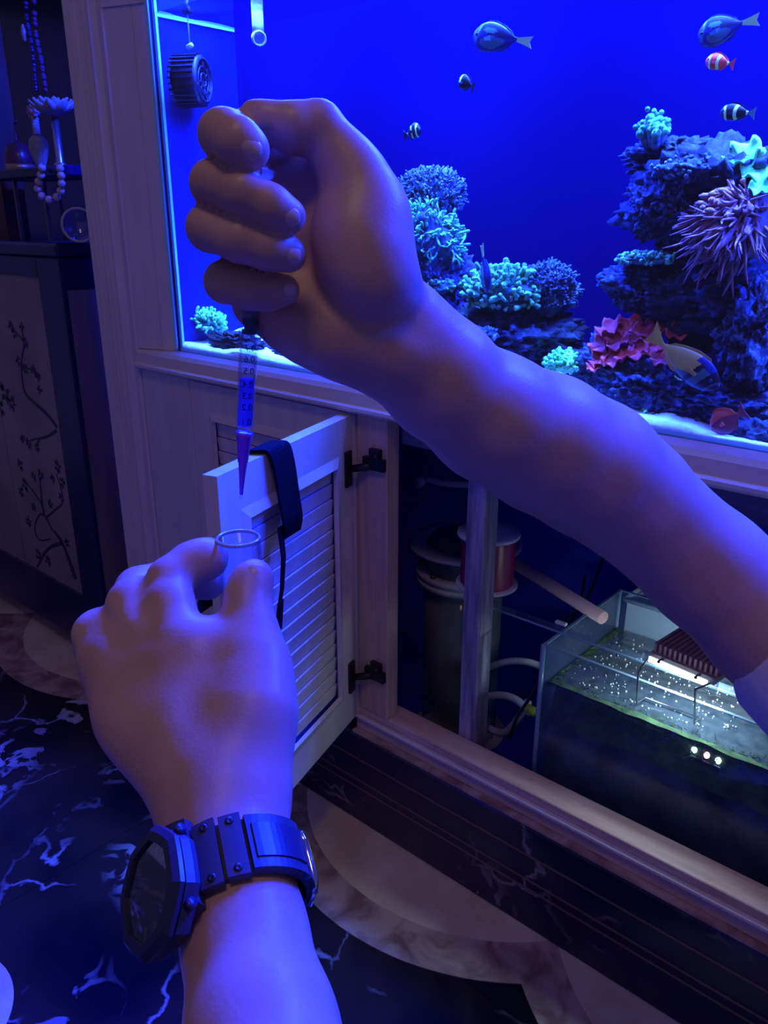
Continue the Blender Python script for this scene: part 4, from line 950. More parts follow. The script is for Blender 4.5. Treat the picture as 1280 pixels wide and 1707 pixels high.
# ornaments on the stand
def stand_z(u, v0, v1, y): return ply(u, v1, y)
c = ply(33, 272, 0.09); c[2] = SZ+0.0005; r = px(22, c)
t = thing('gourd_ornament', 'dark red bulbous ornament with curled stem on the shelf', 'ornament', loc=tuple(c))
M['redlac'] = plain('dark_red_lacquer', (0.11, 0.03, 0.045), 0.3)
offpart(MB().lathe([(0, 0), (r*0.9, 0.0), (r*1.05, r*0.5), (r*1.0, r*1.1), (r*0.75, r*1.7), (r*0.3, r*2.0), (0, r*2.05)], c, 28), 'body', M['redlac'], t)
offpart(MB().lathe([(r*1.02, 0.001), (r*1.04, r*0.2), (r*1.04, r*0.45), (r*0.95, r*0.45)], c, 28), 'gilt_band', plain('worn_gilt', (0.55, 0.36, 0.2), 0.35, 0.6), t)
offpart(MB().tube(spline([c+np.array([0, 0, r*2.0]), c+np.array([-0.002, 0, r*2.7]), c+np.array([0.004, 0, r*3.3]), c+np.array([0.014, 0, r*3.35])], 5), [0.003]*15+[0.0015], 8), 'stem', M['redlac'], t)
c = ply(68, 272, 0.075); c[2] = SZ+0.0005; r = px(15, c)
t = thing('carved_figurine', 'pale carved figurine with ribbed neck beside the bead loop', 'figurine', loc=tuple(c))
M['bone'] = noisy('pale_carved_stone', (0.26, 0.26, 0.26), (0.40, 0.40, 0.38), 90, 5, 0.6, bumps=0.3)
offpart(MB().lathe([(0, 0), (r*0.55, 0.0), (r*0.6, r*0.5), (r*0.9, r*1.4), (r*1.05, r*2.2), (r*0.95, r*2.9), (r*0.6, r*3.3), (0, r*3.4)], c, 24), 'body', M['bone'], t)
nk = [(0, r*3.4)]
for k in range(6): nk += [(r*0.36, r*(3.4+0.3*k)), (r*0.44, r*(3.5+0.3*k)), (r*0.36, r*(3.62+0.3*k))]
offpart(MB().lathe(nk+[(0, r*5.3)], c, 18), 'ribbed_neck', M['bone'], t)
hd = c+np.array([0, 0, r*5.7]); hm = MB().ball(hd, (r*0.75, r*0.6, r*0.55), 14)
for k in range(8): hm.ball(hd+np.array([r*0.8*math.cos(k*0.8), -r*0.2, r*0.55*math.sin(k*0.8)]), r*0.28, 8)
offpart(hm, 'flower_head', noisy('pink_carving', (0.3, 0.2, 0.22), (0.4, 0.3, 0.3), 60, 4, 0.6), t)
c = ply(101, 274, 0.06); c[2] = SZ+0.0005; top = ply(93, 196, 0.06); h = top[2]-c[2]
t = thing('lotus_lamp', 'pale lotus shaped dish of petals on a shiny metal stem', 'ornament', loc=tuple(c))
offpart(MB().lathe([(0, 0), (0.016, 0), (0.014, 0.004), (0.0085, 0.010), (0.0085, h), (0, h)], c, 24), 'stem', plain('brushed_metal', (0.5, 0.46, 0.42), 0.25, 0.9), t)
M['petal'] = noisy('frosted_petal', (0.34, 0.33, 0.30), (0.42, 0.41, 0.36), 20, 3, 0.6)
ct = np.array([c[0], c[1], c[2]+h]); R = px(36, ct)
for ring, (n_, tilt, L) in enumerate(((9, 0.35, 1.0), (8, 0.75, 0.95), (6, 1.15, 0.9))):
    for k in range(n_):
        a = 2*math.pi*(k+0.5*ring)/n_; d = np.array([math.cos(a), math.sin(a), 0]); q = np.array([-math.sin(a), math.cos(a), 0]); vs = []; fs = []
        for i in range(6):
            s = i/5; w_ = R*0.34*math.sin(math.pi*min(1, 0.12+0.88*s))**0.8 if i < 5 else 0.0006
            th = tilt+0.5*s*s; p = ct+d*(0.006+R*L*s*math.cos(tilt*0.9)*1.0)+np.array([0, 0, 0.004+R*L*s*math.sin(th)*0.8])
            nrm = -d*math.sin(th)+np.array([0, 0, math.cos(th)])
            for j in (-1, 0, 1): vs.append(p+q*w_*j+nrm*(0.004*abs(j)))
            for j in (-1, 0, 1): vs.append(p+q*w_*j+nrm*(0.004*abs(j)-0.0022))
        for i in range(5):
            A, B_ = 6*i, 6*i+6
            for j in range(2): fs += [(A+j, A+j+1, B_+j+1, B_+j), (A+3+j, B_+3+j, B_+4+j, A+4+j)]
            fs += [(A, B_, B_+3, A+3), (A+2, A+5, B_+5, B_+2)]
        fs += [(0, 3, 4, 1), (1, 4, 5, 2), (30, 31, 34, 33), (31, 32, 35, 34)]
        offpart(MB().add(vs, fs, 0, True), 'petal', M['petal'], t)
# crystal cup lying on its side on the cabinet top
c = ply(133, 400, 0.0); c[2] = CZT+0.0005; R = px(28, c); axc = np.array([0.80, -0.60, 0.0])
cc = c+np.array([-0.012, 0.012, R+0.0002])
t = thing('crystal_cup', 'clear crystal cup lying on its side on the dark cabinet top', 'cup', loc=tuple(c))
M['crystal'] = clear('crystal', (0.75, 0.78, 0.9), 0.25, 0.05, 0.06, (0.6, 0.6, 0.75))
offpart(MB().lathe([(0, -0.020), (R*0.45, -0.020), (R*0.9, -0.008), (R, 0.008), (R*0.99, 0.024), (R*0.88, 0.024), (R*0.86, 0.008), (R*0.5, -0.012), (0, -0.012)], cc, 14, 0, axc), 'bowl', M['crystal'], t)
offpart(MB().lathe([(R*0.86, 0.0235), (R*1.0, 0.0235), (R*1.0, 0.0265), (R*0.86, 0.0265)], cc, 36, 0, axc, True), 'rim', plain('crystal_rim', (0.42, 0.42, 0.5), 0.15), t)
# dark bead strands hanging from the upper shelf
def strand(pts, n, r, mat, label, pend=None):
    P = spline([ply(u, v, y) for u, v, y in pts], 12); t = thing('bead_strand', label, 'beads', 'dark bead strands', tuple(P[0]))
    for k in range(n):
        p = P[int(k*(len(P)-1)/(n-1))]; offpart(MB().ball(p, r*(0.85+0.3*((k*7) % 5)/5), 10), 'bead', mat, t)
    offpart(MB().tube(P, 0.0008, 5), 'cord', M['blackcloth'], t)
    if pend: offpart(MB().ball(ply(*pend), (0.009, 0.006, 0.018), 14), 'pendant', M['bone'], t)
M['darkbead'] = plain('dark_glossy_bead', (0.03, 0.02, 0.06), 0.12); M['redbead'] = plain('dull_red_tassel', (0.10, 0.03, 0.05), 0.7)
strand([(42, -90, 0.07), (44, 20, 0.07), (52, 70, 0.07), (58, 125, 0.07), (60, 150, 0.07)], 34, 0.0052, M['darkbead'], 'glossy dark bead strand with a pale oval pendant above the lotus', (40, 55, 0.066))
strand([(55, -90, 0.08), (58, 40, 0.08), (68, 100, 0.08), (76, 150, 0.08)], 26, 0.0062, M['redbead'], 'dull red bead strand hanging above the lotus')

from mathutils.bvhtree import BVHTree
# ------------------------------------------------------------------ arms: distance fields turned into one smooth mesh each
def smin(a, b, k):
    h = np.maximum(k-np.abs(a-b), 0)/k
    return np.minimum(a, b)-h*h*k*0.25
def field_mesh(groups, step, smooth_it=2, field_fn=None):
    """groups: list of (k_join, k_inner, prims); prim = (a, b, ra, rb) round cone or ('e', c, axes3x3, radii)"""
    lo = np.full(3, 9.0); hi = -lo
    for _, _, pr in groups:
        for p in pr:
            if isinstance(p[0], str): c, r = p[1], max(p[3]); lo = np.minimum(lo, c-r); hi = np.maximum(hi, c+r)
            else:
                for q, r in ((p[0], p[2]), (p[1], p[3])): lo = np.minimum(lo, q-r); hi = np.maximum(hi, q+r)
    lo -= 0.008; hi += 0.008; n = np.ceil((hi-lo)/step).astype(int)+1
    D = np.full(n, 0.05, np.float32); ax = [lo[i]+step*np.arange(n[i]) for i in range(3)]
    for kj, ki, pr in groups:
        l = np.full(3, 9.0); h = -l
        for p in pr:
            if isinstance(p[0], str): c, r = p[1], max(p[3]); l = np.minimum(l, c-r); h = np.maximum(h, c+r)
            else:
                for q, r in ((p[0], p[2]), (p[1], p[3])): l = np.minimum(l, q-r); h = np.maximum(h, q+r)
        i0 = np.maximum(((l-0.02-lo)/step).astype(int), 0); i1 = np.minimum(((h+0.02-lo)/step).astype(int)+2, n)
        X, Y, Z = np.meshgrid(*(ax[i][i0[i]:i1[i]].astype(np.float32) for i in range(3)), indexing='ij')
        G = None
        for p in pr:
            if isinstance(p[0], str):
                q = np.stack([X-p[1][0], Y-p[1][1], Z-p[1][2]], -1) @ np.asarray(p[2], np.float32).T
                r = np.asarray(p[3], np.float32); k0 = np.linalg.norm(q/r, axis=-1); k1 = np.linalg.norm(q/(r*r), axis=-1)+1e-9
                d = k0*(k0-1)/k1
            else:
                a, b, ra, rb = p; ba = b-a; L2 = float(ba @ ba)+1e-12
                hh = np.clip(((X-a[0])*ba[0]+(Y-a[1])*ba[1]+(Z-a[2])*ba[2])/L2, 0, 1)
                d = np.sqrt((X-a[0]-hh*ba[0])**2+(Y-a[1]-hh*ba[1])**2+(Z-a[2]-hh*ba[2])**2)-(ra+(rb-ra)*hh)
            G = d if G is None else smin(G, d, ki)
        sl = tuple(slice(i0[i], i1[i]) for i in range(3)); D[sl] = smin(D[sl], G, kj)
    # naive surface nets
    S = D < 0; c = S[:-1, :-1, :-1].astype(np.int8)
    cnt = sum(S[dx:n[0]-1+dx, dy:n[1]-1+dy, dz:n[2]-1+dz].astype(np.int8) for dx in (0, 1) for dy in (0, 1) for dz in (0, 1))
    cells = np.argwhere((cnt > 0) & (cnt < 8)); idx = np.full(cnt.shape, -1, np.int64); idx[tuple(cells.T)] = np.arange(len(cells))
    acc = np.zeros((len(cells), 3)); num = np.zeros(len(cells)); cor = [(a, b, e) for a in (0, 1) for b in (0, 1) for e in (0, 1)]
    for p in cor:
        for axn in range(3):
            if p[axn]: continue
            q = list(p); q[axn] = 1
            d0 = D[tuple((cells+np.array(p)).T)]; d1 = D[tuple((cells+np.array(q)).T)]; m = (d0 < 0) != (d1 < 0)
            t = np.where(m, d0/(d0-d1+1e-12), 0); w = np.array(p, float)[None, :].repeat(len(cells), 0); w[:, axn] = t
            acc += w*m[:, None]; num += m
    V = lo+step*(cells+acc/num[:, None]); Q = []
    for axn in range(3):
        o = [k for k in range(3) if k != axn]; sl0 = [slice(None)]*3; sl1 = [slice(None)]*3; sl0[axn] = slice(0, -1); sl1[axn] = slice(1, None)
        a, b = S[tuple(sl0)], S[tuple(sl1)]
        e = np.argwhere(a != b); e = e[(e[:, o[0]] > 0) & (e[:, o[1]] > 0)]
        e = e[(e[:, o[0]] < n[o[0]]-1) & (e[:, o[1]] < n[o[1]]-1)]
        ins = a[tuple(e.T)]; u = np.zeros(3, int); u[o[0]] = 1; v = np.zeros(3, int); v[o[1]] = 1
        q = np.stack([idx[tuple((e-u-v).T)], idx[tuple((e-v).T)], idx[tuple(e.T)], idx[tuple((e-u).T)]], 1)
        fl = ins if axn != 1 else ~ins
        q[~fl] = q[~fl][:, ::-1]; Q.append(q)
    Q = np.concatenate(Q); E_ = np.unique(np.sort(np.concatenate([Q[:, [0, 1]], Q[:, [1, 2]], Q[:, [2, 3]], Q[:, [3, 0]]]), 1), axis=0)
    deg = np.bincount(E_.ravel(), minlength=len(V)).astype(float)
    for _ in range(smooth_it):
        for lam in (0.55, -0.35):
            s = np.zeros_like(V)
            for k in range(3): s[:, k] = np.bincount(E_[:, 0], V[E_[:, 1], k], len(V))+np.bincount(E_[:, 1], V[E_[:, 0], k], len(V))
            V = V+lam*(s/deg[:, None]-V)
    return V, Q
def mesh_obj(name, V, Q, mat, parent=None):
    me = bpy.data.meshes.new(name); me.vertices.add(len(V)); me.vertices.foreach_set('co', V.astype(np.float32).ravel())
    me.loops.add(Q.size); me.loops.foreach_set('vertex_index', Q.ravel().astype(np.int32)); me.polygons.add(len(Q))
    me.polygons.foreach_set('loop_start', np.arange(0, Q.size, 4, dtype=np.int32)); me.polygons.foreach_set('loop_total', np.full(len(Q), 4, np.int32))
    me.polygons.foreach_set('use_smooth', np.ones(len(Q), bool)); me.update(calc_edges=True); me.validate(); me.materials.append(mat)
    return link(bpy.data.objects.new(name, me), parent)
def J(u, v, dep, rpx):
    """joint seen at a pixel, at a depth, with a radius in pixels there"""
    return (pt(u, v, dep), rpx*dep/F_PX)
def chain(js):
    js = [J(*j) for j in js]
    return [(js[i][0], js[i+1][0], js[i][1], js[i+1][1]) for i in range(len(js)-1)]
def ell(u, v, dep, ax1, r1, ax2, r2, r3):
    """ellipsoid: image-plane axis direction ax1 (du,dv,ddepth px-like), radii px"""
    c = pt(u, v, dep); s = dep/F_PX
    def w(a): q = RT*a[0]-UP*a[1]+FW*a[2]; return q/np.linalg.norm(q)
    e1 = w(ax1); e2 = w(ax2); e2 = e2-e1*(e1 @ e2); e2 /= np.linalg.norm(e2); e3 = np.cross(e1, e2)
    return ('e', c, np.array([e1, e2, e3]), (r1*s, r2*s, r3*s))

# skin
m, nt, b = new_mat('skin'); v = coords(nt)
n1 = N(nt, 'TexNoise'); n1.inputs['Scale'].default_value = 38; n1.inputs['Detail'].default_value = 4; nt.links.new(v, n1.inputs['Vector'])
nt.links.new(ramp(nt, [(0.3, (0.50, 0.30, 0.24)), (0.7, (0.60, 0.37, 0.31))], n1.outputs['Fac']), b.inputs['Base Color'])
n2 = N(nt, 'TexVoronoi'); n2.inputs['Scale'].default_value = 620; nt.links.new(v, n2.inputs['Vector'])
n3 = N(nt, 'TexNoise'); n3.inputs['Scale'].default_value = 140; n3.inputs['Detail'].default_value = 5; nt.links.new(v, n3.inputs['Vector'])
ad = N(nt, 'Math', operation='ADD'); nt.links.new(n2.outputs['Distance'], ad.inputs[0]); nt.links.new(n3.outputs['Fac'], ad.inputs[1])
bump(nt, b, ad.outputs[0], 0.10, 0.0005); setin(b, rough=0.42, spec=0.45, sss=0.12); b.inputs['Subsurface Scale'].default_value = 0.004
M['skin'] = m
M['nail'] = plain('fingernail', (0.66, 0.46, 0.42), 0.35)

person = thing('person', 'person reaching in with both bare arms to fill a glass vial', 'person', loc=(-0.1, -0.8, 0.85))
PINV = Matrix.Translation(-person.location)
# ---- right arm, palm side of the fist towards us
RI = [(373, 222, 0.346, 41), (398, 238, 0.340, 39), (416, 250, 0.341, 34)]
RM = [(355, 303, 0.354, 37), (405, 323, 0.347, 36.5), (450, 344, 0.349, 35), (479, 360, 0.353, 31)]
RR = [(347, 379, 0.363, 37), (400, 399, 0.356, 37), (446, 414, 0.358, 35), (481, 424, 0.362, 30)]
RP = [(374, 469, 0.378, 35), (416, 480, 0.372, 34.5), (446, 485, 0.374, 31), (474, 484, 0.377, 26)]
groups = []
# forearm, palm, heel, thenar
body = chain([(632, 560, 0.415, 74), (672, 584, 0.425, 80), (735, 638, 0.44, 90), (820, 696, 0.462, 102), (908, 740, 0.486, 110), (985, 782, 0.505, 109), (1050, 832, 0.52, 98), (1110, 887, 0.53, 91), (1175, 945, 0.535, 97), (1290, 1045, 0.53, 108), (1420, 1160, 0.50, 120), (1640, 1340, 0.43, 150)])
body += [ell(560, 545, 0.405, (0.9, 0.45, 0.1), 105, (-0.45, 0.9, 0), 62, 60)]
body += chain([(500, 530, 0.405, 52), (560, 560, 0.405, 58), (640, 590, 0.415, 66)])          # hypothenar edge
body += chain([(430, 505, 0.412, 44), (500, 548, 0.41, 46)])
body += chain([(648, 470, 0.400, 44), (684, 535, 0.418, 50), (740, 600, 0.434, 70)])
body += chain([(520, 280, 0.408, 44), (560, 380, 0.41, 70), (590, 480, 0.412, 78)])            # metacarpal plane behind
body += chain([(470, 320, 0.404, 40), (480, 400, 0.407, 46), (490, 470, 0.410, 46)])
groups.append((0.004, 0.012, body))
thenar = [ell(598, 415, 0.382, (0.26, 1.0, 0.05), 112, (1, -0.25, 0), 78, 70)] + chain([(640, 470, 0.395, 62), (622, 360, 0.388, 52), (600, 300, 0.384, 46)])
groups.append((0.006, 0.012, thenar))
# thumb: proximal phalanx up to the bent joint, tip pointing left over the plunger
groups.append((0.010, 0.008, chain([(605, 330, 0.386, 47), (570, 268, 0.383, 45), (532, 212, 0.378, 41)])))
groups.append((0.0035, 0.006, chain([(530, 212, 0.378, 41), (488, 214, 0.374, 38), (440, 200, 0.372, 27), (420, 190, 0.372, 20)])))
# fingers: proximal bone behind, then the front segments
for js, mc in ((RI, [(500, 262, 0.408, 36), (430, 238, 0.392, 40), (372, 224, 0.362, 43)]), (RM, [(500, 330, 0.412, 36), (420, 318, 0.395, 40), (356, 306, 0.368, 41)]),
               (RR, [(500, 400, 0.415, 36), (420, 390, 0.40, 40), (350, 380, 0.376, 41)]), (RP, [(500, 470, 0.418, 34), (430, 475, 0.405, 37), (376, 470, 0.39, 37)])):
    groups.append((0.0010, 0.0035, chain(mc)+chain(js)))
V, Q = field_mesh(groups, 0.0017)
r_arm = mesh_obj('right_arm', V, Q, M['skin'], person); r_arm.matrix_parent_inverse = PINV; r_arm['label'] = 'right forearm and fist gripping the syringe, thumb on top'
def nail(arm, V, Q, u, v, du, dv, L, W):
    """small domed plate laid on the skin where the view ray through that pixel meets it; du,dv = direction of the fingertip"""
    bv = BVHTree.FromPolygons([tuple(p) for p in V], [tuple(q) for q in Q.tolist()])
    r_ = ray(u, v); hit, nrm_, _, _ = bv.ray_cast(Vector(CAM), Vector(r_/np.linalg.norm(r_)))
    if hit is None: return
    c = np.array(hit); nn = np.array(nrm_); nn = nn if nn @ r_ < 0 else -nn; dep = depth_of(c); s = dep/F_PX
    nn = nn-0.25*r_/np.linalg.norm(r_); nn /= np.linalg.norm(nn); c = c+nn*0.0005
    d = RT*du-UP*dv; d = d-nn*(d @ nn); d /= np.linalg.norm(d); q = np.cross(nn, d)
    vs = []; fs = []; nu, nv = 9, 9
    for lay in (0, 1):
        for i in range(nu):
            for j in range(nv):
                x = (i/(nu-1)*2-1); y = (j/(nv-1)*2-1); yy = y*max(0.01, 1-abs(x)**2.6)**(1/2.6)
                vs.append(c+d*L*s*x+q*W*s*yy+nn*(-W*s*0.42*yy*yy-L*s*0.16*x*x-(0.0006 if lay else 0)))
    B = nu*nv
    for i in range(nu-1):
        for j in range(nv-1):
            a = i*nv+j; fs += [(a, a+1, a+nv+1, a+nv), (B+a, B+a+nv, B+a+nv+1, B+a+1)]
    for i in range(nu-1):
        for a in (i*nv, i*nv+nv-1): fs.append((a, a+nv, B+a+nv, B+a))
    for j in range(nv-1):
        for a in (j, (nu-1)*nv+j): fs.append((a, a+1, B+a+1, B+a))
    o = MB().add(vs, fs, 0, True).build('fingernail', M['nail']); o.parent = arm; return o
for (u, v, du, dv, L, W) in ((417, 247, 0.86, 0.52, 21, 18), (485, 362, 0.90, 0.42, 17, 16), (488, 425, 0.93, 0.30, 16, 15), (481, 484, 0.95, -0.05, 15, 12)): nail(r_arm, V, Q, u, v, du, dv, L, W)
# sleeve of the shirt at the right edge
sl = MB(); A = pt(1340, 1082, 0.53); B_ = pt(1640, 1340, 0.43); axs = B_-A; Ls = np.linalg.norm(axs); axs /= Ls
sl.lathe([(0.050, 0.0), (0.053, -0.002), (0.055, 0.002), (0.058, Ls*0.5), (0.064, Ls), (0.054, Ls+0.012), (0.0005, Ls+0.016), (0.0005, Ls+0.010), (0.052, Ls+0.006), (0.060, Ls), (0.054, Ls*0.5), (0.049, 0.004)], A, 48, 0, axs, True)
o = sl.build('shirt_sleeve', noisy('pale_cotton', (0.66, 0.66, 0.72), (0.74, 0.74, 0.80), 160, 3, 0.9, bumps=0.2)); o.parent = person; o.matrix_parent_inverse = PINV

# ---- left arm, back of the hand towards us
groups = []
body = chain([(540, 2250, 0.205, 230), (470, 1900, 0.255, 150), (436, 1720, 0.285, 124), (408, 1560, 0.315, 101), (388, 1450, 0.335, 97), (374, 1380, 0.352, 95), (368, 1310, 0.366, 96)])
groups.append((0.004, 0.006, body))
hand = chain([(365, 1340, 0.36, 92), (320, 1220, 0.386, 96), (290, 1120, 0.398, 80)])
hand += chain([(335, 1330, 0.365, 62), (255, 1210, 0.388, 70), (205, 1110, 0.402, 56)])
hand += chain([(390, 1330, 0.36, 76), (400, 1220, 0.38, 72), (335, 1090, 0.395, 62)])
hand += chain([(310, 1290, 0.372, 54), (225, 1190, 0.394, 57), (175, 1095, 0.408, 42)])
groups.append((0.012, 0.010, hand))
# thumb base and thumb
groups.append((0.016, 0.012, chain([(400, 1290, 0.362, 66), (428, 1180, 0.372, 54), (432, 1110, 0.384, 48)])))
groups.append((0.012, 0.008, chain([(430, 1120, 0.384, 46), (420, 1050, 0.396, 38), (412, 1000, 0.405, 34), (416, 982, 0.408, 33)])))
groups.append((0.004, 0.006, chain([(414, 990, 0.407, 34), (421, 966, 0.410, 30), (425, 962, 0.411, 26)])))
# web between thumb and index
groups.append((0.010, 0.01, chain([(340, 1090, 0.392, 36), (395, 1086, 0.390, 34)])))
# fingers
idx_f = chain([(298, 1065, 0.396, 46), (282, 1010, 0.408, 40), (284, 966, 0.420, 36)]) + chain([(284, 966, 0.420, 36), (318, 940, 0.428, 34), (342, 932, 0.432, 33), (347, 930, 0.433, 31)])
mid_f = chain([(243, 1058, 0.403, 46), (222, 1008, 0.420, 41), (232, 984, 0.436, 37)]) + chain([(232, 984, 0.436, 37), (290, 962, 0.446, 33), (335, 965, 0.452, 31), (348, 972, 0.453, 27)])
rng_f = chain([(200, 1085, 0.408, 44), (172, 1052, 0.424, 36), (166, 1058, 0.438, 32)]) + chain([(166, 1058, 0.438, 32), (215, 1075, 0.452, 30), (255, 1085, 0.445, 26)])
pin_f = chain([(175, 1110, 0.410, 38), (156, 1058, 0.418, 31), (155, 1080, 0.434, 28)]) + chain([(155, 1080, 0.434, 28), (195, 1110, 0.444, 25), (225, 1118, 0.438, 22)])
for k_, f_ in ((0.0042, idx_f), (0.0055, mid_f), (0.006, rng_f), (0.006, pin_f)): groups.append((k_, 0.005, f_))
V, Q = field_mesh(groups, 0.0017)
l_arm = mesh_obj('left_arm', V, Q, M['skin'], person); l_arm.matrix_parent_inverse = PINV; l_arm['label'] = 'left forearm and hand pinching the glass vial'
nail(l_arm, V, Q, 427, 951, 0.15, -0.98, 13, 15)

# ------------------------------------------------------------------ vial and syringe
VD = 0.432
vt = pt(397, 897, VD); VR = 37*VD/F_PX; VL = 0.058
t = thing('glass_vial', 'small clear glass vial pinched between thumb and finger', 'vial', loc=tuple(vt-np.array([0, 0, VL])))
M['vial'] = clear('vial_glass', (0.93, 0.95, 1.0), 0.035, 0.03, 0.03, (0.5, 0.5, 0.9))
offpart(MB().lathe([(0.0, -VL), (VR*0.8, -VL), (VR*0.97, -VL+0.003), (VR, -VL+0.008), (VR, -0.001), (VR-0.0011, -0.001), (VR-0.0011, -VL+0.008), (VR*0.7, -VL+0.003), (0, -VL+0.003)], vt, 40), 'tube', M['vial'], t)
offpart(MB().lathe([(VR-0.0012, -0.001), (VR+0.0001, -0.0010), (VR+0.0002, 0.0003), (VR-0.0006, 0.0007), (VR-0.0014, 0.0003)], vt, 44, 0, (0, 0, 1), True), 'rim', plain('vial_rim', (0.35, 0.42, 0.65), 0.1), t)
tip = pt(402, 826, 0.4315); s_top = pt(433, 205, 0.3665)
sa = s_top-tip; SL = np.linalg.norm(sa); sa /= SL
def at(v):      # distance along the syringe axis whose image row is v
    lo_, hi_ = 0.0, SL
    for _ in range(40):
        m_ = (lo_+hi_)/2; q = tip+sa*m_-CAM; row = CY-F_PX*(q @ UP)/(q @ FW)
        lo_, hi_ = (m_, hi_) if row > v else (lo_, m_)
    return lo_
t = thing('syringe', 'clear graduated syringe with purple tip held upright in the fist', 'syringe', loc=tuple(tip))
M['barrel'] = clear('syringe_barrel', (0.90, 0.92, 1.0), 0.05, 0.04, 0.05, (0.5, 0.55, 1.0))
M['bluefill'] = clear('blue_liquid', (0.25, 0.3, 1.0), 0.03, 0.1, 0.25, (0.1, 0.1, 0.95))
M['purple'] = plain('purple_pipette_tip', (0.28, 0.05, 1.0), 0.25)
h0, h1, h2 = at(722), at(548), at(505); R = 0.0046
offpart(MB().lathe([(R*0.3, h0+0.0005), (R*0.8, h0+0.001), (R, h0+0.004), (R, h2+0.05), (R*0.84, h2+0.05), (R*0.84, h0+0.004), (R*0.3, h0+0.002)], tip, 28, 0, sa), 'barrel', M['barrel'], t)
offpart(MB().lathe([(0, h0+0.003), (R*0.80, h0+0.0045), (R*0.80, at(632)), (0, at(632))], tip, 24, 0, sa), 'liquid', M['bluefill'], t)
offpart(MB().lathe([(0, at(556)), (R*0.82, at(556)), (R*0.82, at(551)), (R*0.6, at(549)), (R*0.6, at(542)), (R*0.82, at(540)), (R*0.82, at(532)), (0, at(532))], tip, 24, 0, sa), 'plunger_seal', M['blackplastic'], t)
offpart(MB().lathe([(0, at(532)), (R*0.45, at(532)), (R*0.45, SL-0.003), (R*1.5, SL-0.002), (R*1.5, SL), (0, SL)], tip, 20, 0, sa), 'plunger_rod', M['acrylic'], t)
offpart(MB().lathe([(0.0, 0.0005), (0.0009, 0.0006), (0.0016, at(795)), (0.0023, at(772)), (0.0027, at(770)), (0.0036, at(738)), (0.0042, at(728)), (0.0045, at(726)), (0.0045, at(721)), (0.0030, at(720)), (0, at(720))], tip, 24, 0, sa), 'pipette_tip', M['purple'], t)
offpart(MB().ball(tip+sa*-0.0005, (0.0011, 0.0011, 0.0014), 12), 'droplet', M['vial'], t)
# printed scale, seen from behind through the barrel: mirrored figures wrapped on the wall
inkm = plain('printed_ink', (0.004, 0.004, 0.05), 0.6)
fv = -(ray(410, 640)); fv = fv-sa*(fv @ sa); fv /= np.linalg.norm(fv); rv = np.cross(sa, fv)
for txt, vrow in (('0.1', 700), ('0.2', 676), ('0.3', 657), ('0.4', 638), ('0.5', 616), ('0.6', 596), ('0.7', 578)):
    cu = bpy.data.curves.new('figure', 'FONT'); cu.body = txt; cu.size = 0.0046; cu.align_x = 'CENTER'; cu.align_y = 'CENTER'
    tmp = bpy.data.objects.new('figure', cu); COL.objects.link(tmp); dg = bpy.context.evaluated_depsgraph_get(); me = bpy.data.meshes.new_from_object(tmp.evaluated_get(dg))
    bpy.data.objects.remove(tmp)
    h = at(vrow)
    for vx in me.vertices:
        th = -vx.co.x/R*0.95+0.15; p = tip+sa*(h+vx.co.y)+(fv*math.cos(th)+rv*math.sin(th))*(R+0.00012); vx.co = p
    me.materials.append(inkm); o = bpy.data.objects.new('scale_figure', me); link(o, t); o.matrix_parent_inverse = Matrix.Translation(-t.location)
tick = MB()
for k in range(28):
    h = at(700)+(at(578)-at(700))*k/24
    th0 = -0.95; L_ = 0.5 if k % 4 == 0 else 0.28
    vs = []
    for th in (th0, th0-L_):
        for dz in (0, 0.00022): vs.append(tip+sa*(h+dz)+(fv*math.cos(th)+rv*math.sin(th))*(R+0.00012))
    tick.add(vs, [(0, 1, 3, 2)])
offpart(tick, 'scale_marks', inkm, t)

# ------------------------------------------------------------------ wrist watch
wc = pt(393, 1474, 0.331); up_arm = pt(382, 1420, 0.342)-pt(405, 1540, 0.319); A_ = up_arm/np.linalg.norm(up_arm)
tilt_q = 0.0
e1 = RT-A_*(RT @ A_); e1 /= np.linalg.norm(e1); e2 = np.cross(e1, A_)
if e2 @ FW > 0: e2 = -e2
A_ = A_*math.cos(tilt_q)-e1*math.sin(tilt_q)*-1; A_ /= np.linalg.norm(A_); e1 = e1-A_*(e1 @ A_); e1 /= np.linalg.norm(e1); e2 = e2-A_*(e2 @ A_)-e1*(e2 @ e1); e2 /= np.linalg.norm(e2)
ra, rb = 0.0262, 0.0258
def ring(ph, r=0.0, h=0.0):
    a = math.radians(ph); return wc+e1*(ra+r)*math.cos(a)+e2*(rb+r)*math.sin(a)+A_*h
def rnorm(ph):
    a = math.radians(ph); n_ = e1*math.cos(a)/ra+e2*math.sin(a)/rb; return n_/np.linalg.norm(n_)
watch = thing('wristwatch', 'chunky black octagonal watch with ribbed strap on the left wrist', 'watch', loc=tuple(wc))
M['resin'] = plain('black_resin', (0.030, 0.034, 0.075), 0.45); M['resin_b'] = plain('bezel_resin', (0.020, 0.022, 0.07), 0.35)
def arcblock(p0, p1, r0, r1, hw0, hw1, n=8):
    mb = MB(); vs = []; fs = []
    for i in range(n+1):
        ph = p0+(p1-p0)*i/n; hw = hw0+(hw1-hw0)*i/n
        for r, h in ((r0, -hw), (r1, -hw*0.96), (r1, hw*0.96), (r0, hw)): vs.append(ring(ph, r, h))
    for i in range(n):
        a, b_ = 4*i, 4*i+4
        for k in range(4): fs.append((a+k, a+(k+1) % 4, b_+(k+1) % 4, b_+k))
    fs += [(0, 1, 2, 3), (4*n+3, 4*n+2, 4*n+1, 4*n)]
    return mb.add(vs, fs)
def wp(mb, name, mat, parent=None):
    o = offpart(mb, name, mat, watch); return o
